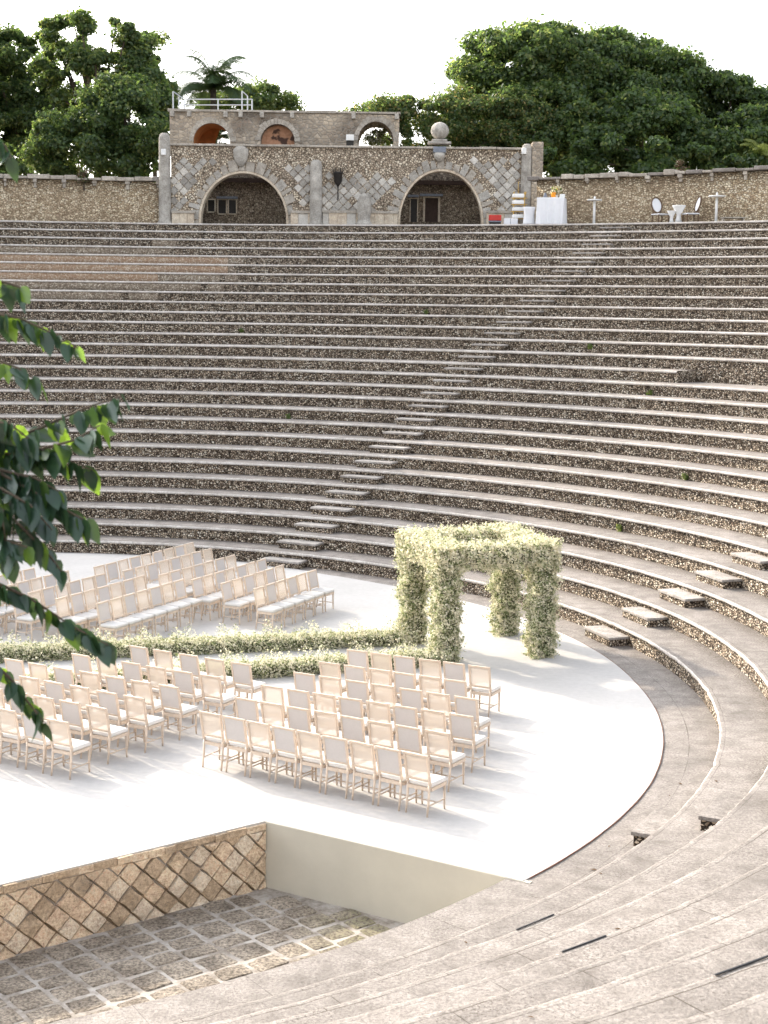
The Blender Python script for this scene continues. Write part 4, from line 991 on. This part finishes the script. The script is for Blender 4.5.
tree('shade_tree', 'dense green tree in the middle of the right-hand group', foot(640, 86), [env(640, 90, 84, 4.0, 3.2, 2.5), env(618, 58, 86, 2.6, 2.4, 1.3), env(655, 52, 86, 1.0, 1.1, .5), env(645, 145, 79, 5.2, 1.8, 2.2)], 210, .55, 400, .25, [LA, LB, LC], (.48, .4, .12), 'tree', tg, seed=8)
tree('shade_tree', 'rightmost dark green tree sloping down to the frame edge', foot(715, 85), [env(712, 118, 83, 3.6, 3, 2.4), env(690, 88, 85, 2.0, 2, 1.2), env(725, 70, 85, .7, .8, .6), env(722, 108, 84, 1.8, 1.2, 1.2), env(615, 165, 78, 2.5, 1.0, 1.3), env(745, 145, 79, 4.0, 1.6, 2.0), env(810, 130, 83, 3, 2.6, 2.3), env(640, 162, 76, 6.5, .9, 1.3)], 270, .5, 380, .25, [LA, LB, LC], (.52, .38, .10), 'tree', tg, seed=9)
tree('flowering_vine', 'tangled vine with yellowed leaves spilling over the parapet behind finial', foot(450, 78.6), [env(430, 122, 78.2, 2.2, .9, 1.1), env(480, 118, 78.6, 2.4, 1.0, 1.5), env(400, 106, 78.8, 1.6, .8, .35), env(520, 125, 78.6, 2.0, 1, 1.6), env(455, 100, 78.8, 1.0, .8, .5), env(425, 140, 78.4, 2.2, .7, .8), env(480, 142, 78.4, 2.4, .7, .8), env(372, 128, 80, 1.6, .6, 1.2)], 170, .40, 300, .17, [LA, LB, LC, LD], (.22, .42, .26, .10), 'vine', None, .12, seed=10)
tree('wall_shrub', 'small dark reddish shrub rooted in the right wall coping', (*pt(680.5, 182, 69.2)[:2], pt(680, 182, 69.2).z), [env(680, 168, 69.2, .22, .2, .4)], 10, .16, 90, .09, [M['wicker'], LA], (.7, .3), 'shrub', None, .04, seed=11)
tree('wall_shrub', 'small dark shrub hanging on the left wall coping', (*pt(84, 186, 73.2)[:2], pt(84, 186, 73.2).z), [env(84, 178, 73.2, .2, .18, .35)], 8, .15, 90, .09, [M['wicker'], LA], (.6, .4), 'shrub', None, .04, seed=12)
tree('arch_shrub', 'pale flowering shrub seen through the upper right arch', (*pt(376, 142, Y1+1.6)[:2], zt+.05), [env(378, 137, Y1+1.6, .55, .4, .5)], 16, .2, 110, .1, [LB, LC, M['bloom']], (.4, .3, .3), 'shrub', None, .04, seed=13)
tree('arch_shrub', 'dark shrub glimpsed through the orange upper left arch', (*pt(219, 143, Y1+3.2)[:2], zt+.05), [env(220, 137, Y1+3.2, .6, .5, .6)], 16, .22, 120, .1, [LA, LB, M['bloom']], (.5, .4, .1), 'shrub', None, .04, seed=14)
# taller trees outside the frame on the left; they throw the shade that lies on the left half
for i, (x, y, h, r) in enumerate(((-30, 86, 15.6, 4.2), (-35, 79, 12.6, 4.4), (-43, 78, 15.2, 5.0), (-48.5, 72.5, 15.2, 4.8), (-54, 65, 13, 4.6), (-60, 57, 12, 4.6))):
    tree('shade_tree', f'tall leafy tree {ORD[i]} in the row left of the picture', (x, y, TERR), [((x, y, TERR+h), (r*1.1, r, 2.6 if h != 15.2 else 4.0)), ((x+2, y-1, TERR+h+.8), (r, r*.9, 2.2))], 85, 1.0, 330, .36, [LA, LB, LC], (.4, .4, .2), 'tree', tg, seed=20+i)
# palm
pc = pt(213, 88, 88); pal = empty('palm_tree', (pc.x, 88, TERR), 0, 'coconut palm with arching fronds above the roof railing', 'palm')
bm = bmesh.new(); ztop = pc.z-TERR; tube(bm, [(0, 0, 0), (.1, 0, ztop*.5), (0, 0, ztop)], [.24, .18, .17], 10); from_bm('trunk', bm, M['bark'], pal, True)
def fronds(n, Lf, lw, seed, up0=.2):
    r_ = random.Random(seed); V = []; F_ = []
    for i in range(n):
        az = 2*PI*i/n+r_.uniform(-.25, .25); el = r_.uniform(up0, 1.45); L_ = Lf*r_.uniform(.8, 1.1); p = Vector((0, 0, 0)); S = 50
        for j in range(S):
            e = el-1.75*(j/S)**1.7; dr_ = Vector((math.cos(az)*math.cos(e), math.sin(az)*math.cos(e), math.sin(e))); q = p+dr_*(L_/S)
            sd_ = Vector((-math.sin(az), math.cos(az), 0)); w0 = lw*math.sin(PI*min(1, (j+2)/(S+2)))**.6
            for s_ in (-1, 1):
                tip = p+sd_*s_*w0+dr_*.25*w0+Vector((0, 0, -.55*w0*r_.uniform(.7, 1.3)))
                b = len(V); V += [p, p+dr_*(L_/S)*.75, tip+dr_*.03, tip]; F_.append((b, b+1, b+2, b+3))
            b = len(V); k_ = sd_*.025; V += [p-k_, p+k_, q+k_, q-k_]; F_.append((b, b+1, b+2, b+3)); p = q
    return np.array([tuple(v) for v in V]), np.array(F_)
Vv, Fq = fronds(30, 3.1, .6, 3, .15); Vv[:, 2] += ztop; from_np('crown', Vv, Fq, M['palm'], pal)
pc = pt(764, 160, 76); ar = empty('palm_tree', (pc.x, 76, TERR), 0, 'young bright green palm at the right frame edge behind wall', 'palm')
bm = bmesh.new(); tube(bm, [(0, 0, 0), (0, 0, pc.z-TERR)], [.1, .08], 8); from_bm('trunk', bm, M['bark'], ar, True)
Vv, Fq = fronds(13, 1.7, .3, 5, .5); Vv[:, 2] += pc.z-TERR; from_np('crown', Vv, Fq, LC, ar)

# ------------------------------------------------------------------ the near tree whose twigs reach in from the left
ROOT = Vector((-4.6, 8.4, 1.4)); nt_ = empty('leafy_tree', ROOT, 0, 'near tree whose drooping heart-leaved twigs reach in from the left', 'tree')
bm = bmesh.new(); T = [ROOT, Vector((-4.5, 8.2, 4)), Vector((-4.1, 7.8, 6.4)), Vector((-3.8, 7.6, 9.5))]
tube(bm, [q-ROOT for q in T], [.24, .2, .15, .06], 10)
LVv, LFf, LM = [], [], []
lr = random.Random(5)
def heart(p, dirn, nrm, s):
    """a folded heart-shaped leaf hanging from p along dirn"""
    d = dirn.normalized(); n_ = (nrm-d*nrm.dot(d)).normalized(); sd_ = d.cross(n_)
    b = len(LVv)
    prof = [(0, 0), (.22, .30), (.08, .40), (.42, .44), (.70, .27), (1.0, 0)]
    mid = [(0, 0), (.35, -.05), (.7, -.02), (1.0, .10)]
    fold = .22; curl = lr.uniform(.05, .25)
    for (t_, w_) in ((.02, 0), (.40, 0), (.72, 0), (1.0, 0)): LVv.append(p+d*s*t_-n_*s*(curl*t_*t_))
    for sg in (-1, 1):
        for (t_, w_) in ((-.05, .13), (.12, .28), (.38, .30), (.70, .17)): LVv.append(p+d*s*t_+sd_*sg*w_*s+n_*s*(fold*w_-curl*t_*t_))
    L0, R0 = b+4, b+8; lm_ = 1 if lr.random() < .17 else 0
    for o in (L0, R0):
        q = [(b, o, o+1, b+1), (b+1, o+1, o+2, b+2), (b+2, o+2, o+3, b+3)]
        LM.extend([lm_]*3); LFf.extend(q if o == R0 else [t_[::-1] for t_ in q])
def twig(pts_px, Y, nleaf, s, thick=.010, both=True):
    P = [pt(px, py, Y+dy)-ROOT for px, py, dy in pts_px]
    tube(bm, P, [thick*(1-.7*i/(len(P)-1)) for i in range(len(P))], 6)
    segs = [(P[i+1]-P[i]).length for i in range(len(P)-1)]; tot = sum(segs)
    nleaf = int(nleaf*1.5)
    for i in range(nleaf):
        u_ = (i+lr.uniform(.1, .9))/nleaf*tot; k_ = 0
        while k_ < len(segs)-1 and u_ > segs[k_]: u_ -= segs[k_]; k_ += 1
        q = P[k_].lerp(P[k_+1], min(1, u_/segs[k_])); ax = (P[k_+1]-P[k_]).normalized()
        side = lr.choice((-1, 1))
        d = Vector((0, 0, -1))*lr.uniform(.55, 1.2)+ax*lr.uniform(.15, .75)+Vector((lr.uniform(-.25, .25), side*lr.uniform(.1, .7), lr.uniform(-.1, .25)))
        n_ = Vector((lr.uniform(-.6, .6), -side*lr.uniform(.3, 1), lr.uniform(.1, .9)))
        heart(q+d.normalized()*.012, d, n_, s*lr.uniform(.6, 1.05))
twig([(-30, 120, .1), (-4, 138, 0), (5, 146, 0), (11, 158, -.05)], 7.0, 8, 0.111)
twig([(-45, 262, .2), (-10, 279, .1), (10, 284, 0), (26, 290, 0)], 6.8, 10, 0.124)
twig([(-50, 300, .3), (-10, 312, .1), (20, 318, 0), (50, 332, 0), (78, 348, -.05)], 6.8, 22, 0.127)
twig([(-50, 345, .3), (-8, 358, .1), (18, 368, 0), (42, 384, 0)], 7.0, 15, 0.124)
twig([(-60, 455, .3), (-8, 445, .1), (40, 428, 0), (85, 408, 0), (122, 396, -.1)], 6.7, 30, 0.130)
twig([(-60, 440, .1), (-10, 430, 0), (20, 440, -.1), (60, 458, -.1), (92, 470, -.1)], 6.6, 26, 0.143)
twig([(-60, 470, .1), (-5, 470, 0), (30, 490, -.1), (70, 512, -.1), (88, 522, -.1)], 6.5, 24, 0.143)
twig([(-50, 490, .1), (-10, 500, -.2), (20, 525, -.2), (50, 556, -.2), (62, 572, -.2)], 6.5, 22, 0.130)
twig([(-60, 510, .1), (-15, 520, -.2), (5, 540, -.2), (30, 548, -.2)], 6.4, 14, 0.130)
twig([(-50, 565, .2), (-5, 582, 0), (30, 598, 0), (70, 625, 0), (108, 645, -.05)], 6.6, 30, 0.127)
twig([(-50, 640, .2), (-10, 660, 0), (12, 680, 0), (28, 702, 0), (44, 722, 0)], 6.5, 18, 0.127)
twig([(-40, 470, .1), (0, 455, 0), (45, 448, -.1), (75, 440, -.1), (100, 425, -.1)], 6.6, 30, .13)
twig([(-40, 495, .1), (0, 488, 0), (30, 505, -.1), (52, 530, -.1)], 6.4, 22, .13)
twig([(-40, 450, .1), (0, 470, 0), (35, 478, -.1), (60, 492, -.1)], 6.5, 22, .13)
twig([(-60, 415, .1), (-20, 418, 0), (10, 424, -.1), (30, 440, -.1)], 6.5, 14, 0.143)
twig([(-60, 460, .1), (-20, 480, 0), (2, 520, -.1), (8, 560, -.1)], 6.3, 18, 0.143)
for a, b in (((-4.2, 7.9, 6.0), (-45, 262)), ((-4.2, 7.9, 6.0), (-60, 440)), ((-4.3, 8.0, 5.4), (-60, 510)), ((-4.35, 8.05, 5.0), (-50, 640)), ((-4.0, 7.7, 7.6), (-30, 120)), ((-4.2, 7.9, 6.2), (-50, 345)), ((-4.3, 8, 5.5), (-50, 565))):
    e = pt(b[0], b[1], 6.9); a = Vector(a); tube(bm, [a-ROOT, a.lerp(e, .5)-ROOT+Vector((0, 0, .1)), e-ROOT], [.05, .03, .011], 7)
from_bm('trunk', bm, M['bark'], nt_, True)
from_np('crown', [tuple(v) for v in LVv], LFf, [M['near_leaf'], M['near_leaf2']], nt_, LM, smooth=True)

# ------------------------------------------------------------------ fallen leaves on the near rows
bm0 = bmesh.new(); q = [bm0.verts.new(v) for v in ((-.05, 0, .004), (0, -.02, .012), (.055, 0, .006), (0, .022, .014))]; bm0.faces.new((q[0], q[1], q[2])); bm0.faces.new((q[0], q[2], q[3]))
dl = from_bm('dry_leaf', bm0, M['dryleaf']); r_ = random.Random(21); first = True
for i in range(46):
    th = rad(r_.uniform(-66, -8)); k = r_.randint(0, 8); lo = carpet_r(th)+.1 if k == 0 else Rk(k)+.06; R = r_.uniform(lo, Rk(k+1)-.1)
    o = dl if first else dl.copy()
    if not first: C.objects.link(o)
    first = False; sc_ = r_.uniform(.5, 1.5)
    o.location = (CX+R*math.cos(th), CY+R*math.sin(th), Zk(k)+.004); o.rotation_euler = (0, 0, r_.uniform(0, 6)); o.scale = (sc_, sc_, sc_)
    tag(o, 'small dry brown leaf fallen on the near stone rows', 'leaf', 'dry leaves fallen on the near rows')

# ------------------------------------------------------------------ weeds in the masonry
r_ = random.Random(4)
for i, (k, a) in enumerate(((6, 20.5), (8, 36), (16, 55.7), (13, 47.5), (5, 35), (10, 74), (19, 70), (3, 40), (12, 30), (17, 82))):
    R_ = Rk(k)-.02; n = 60; c_ = np.array((CX+R_*math.cos(rad(a)), CY+R_*math.sin(rad(a)), Zk(k-1)+.05)); 
    if k == 16: c_[2] += .12
    P, d = clump_points([(0, 0, .05)], [(.09, .09, .09)], n, .5); Vv, Fq = leaf_quads(P, d, .05, 2.2)
    ob = from_np('weed', Vv, Fq, [LB, LC], None, rng.choice(2, size=len(Fq))); ob.location = c_
    tag(ob, 'little green weed sprouting from the pebble-faced rows', 'weed', 'weeds growing out of the rows')
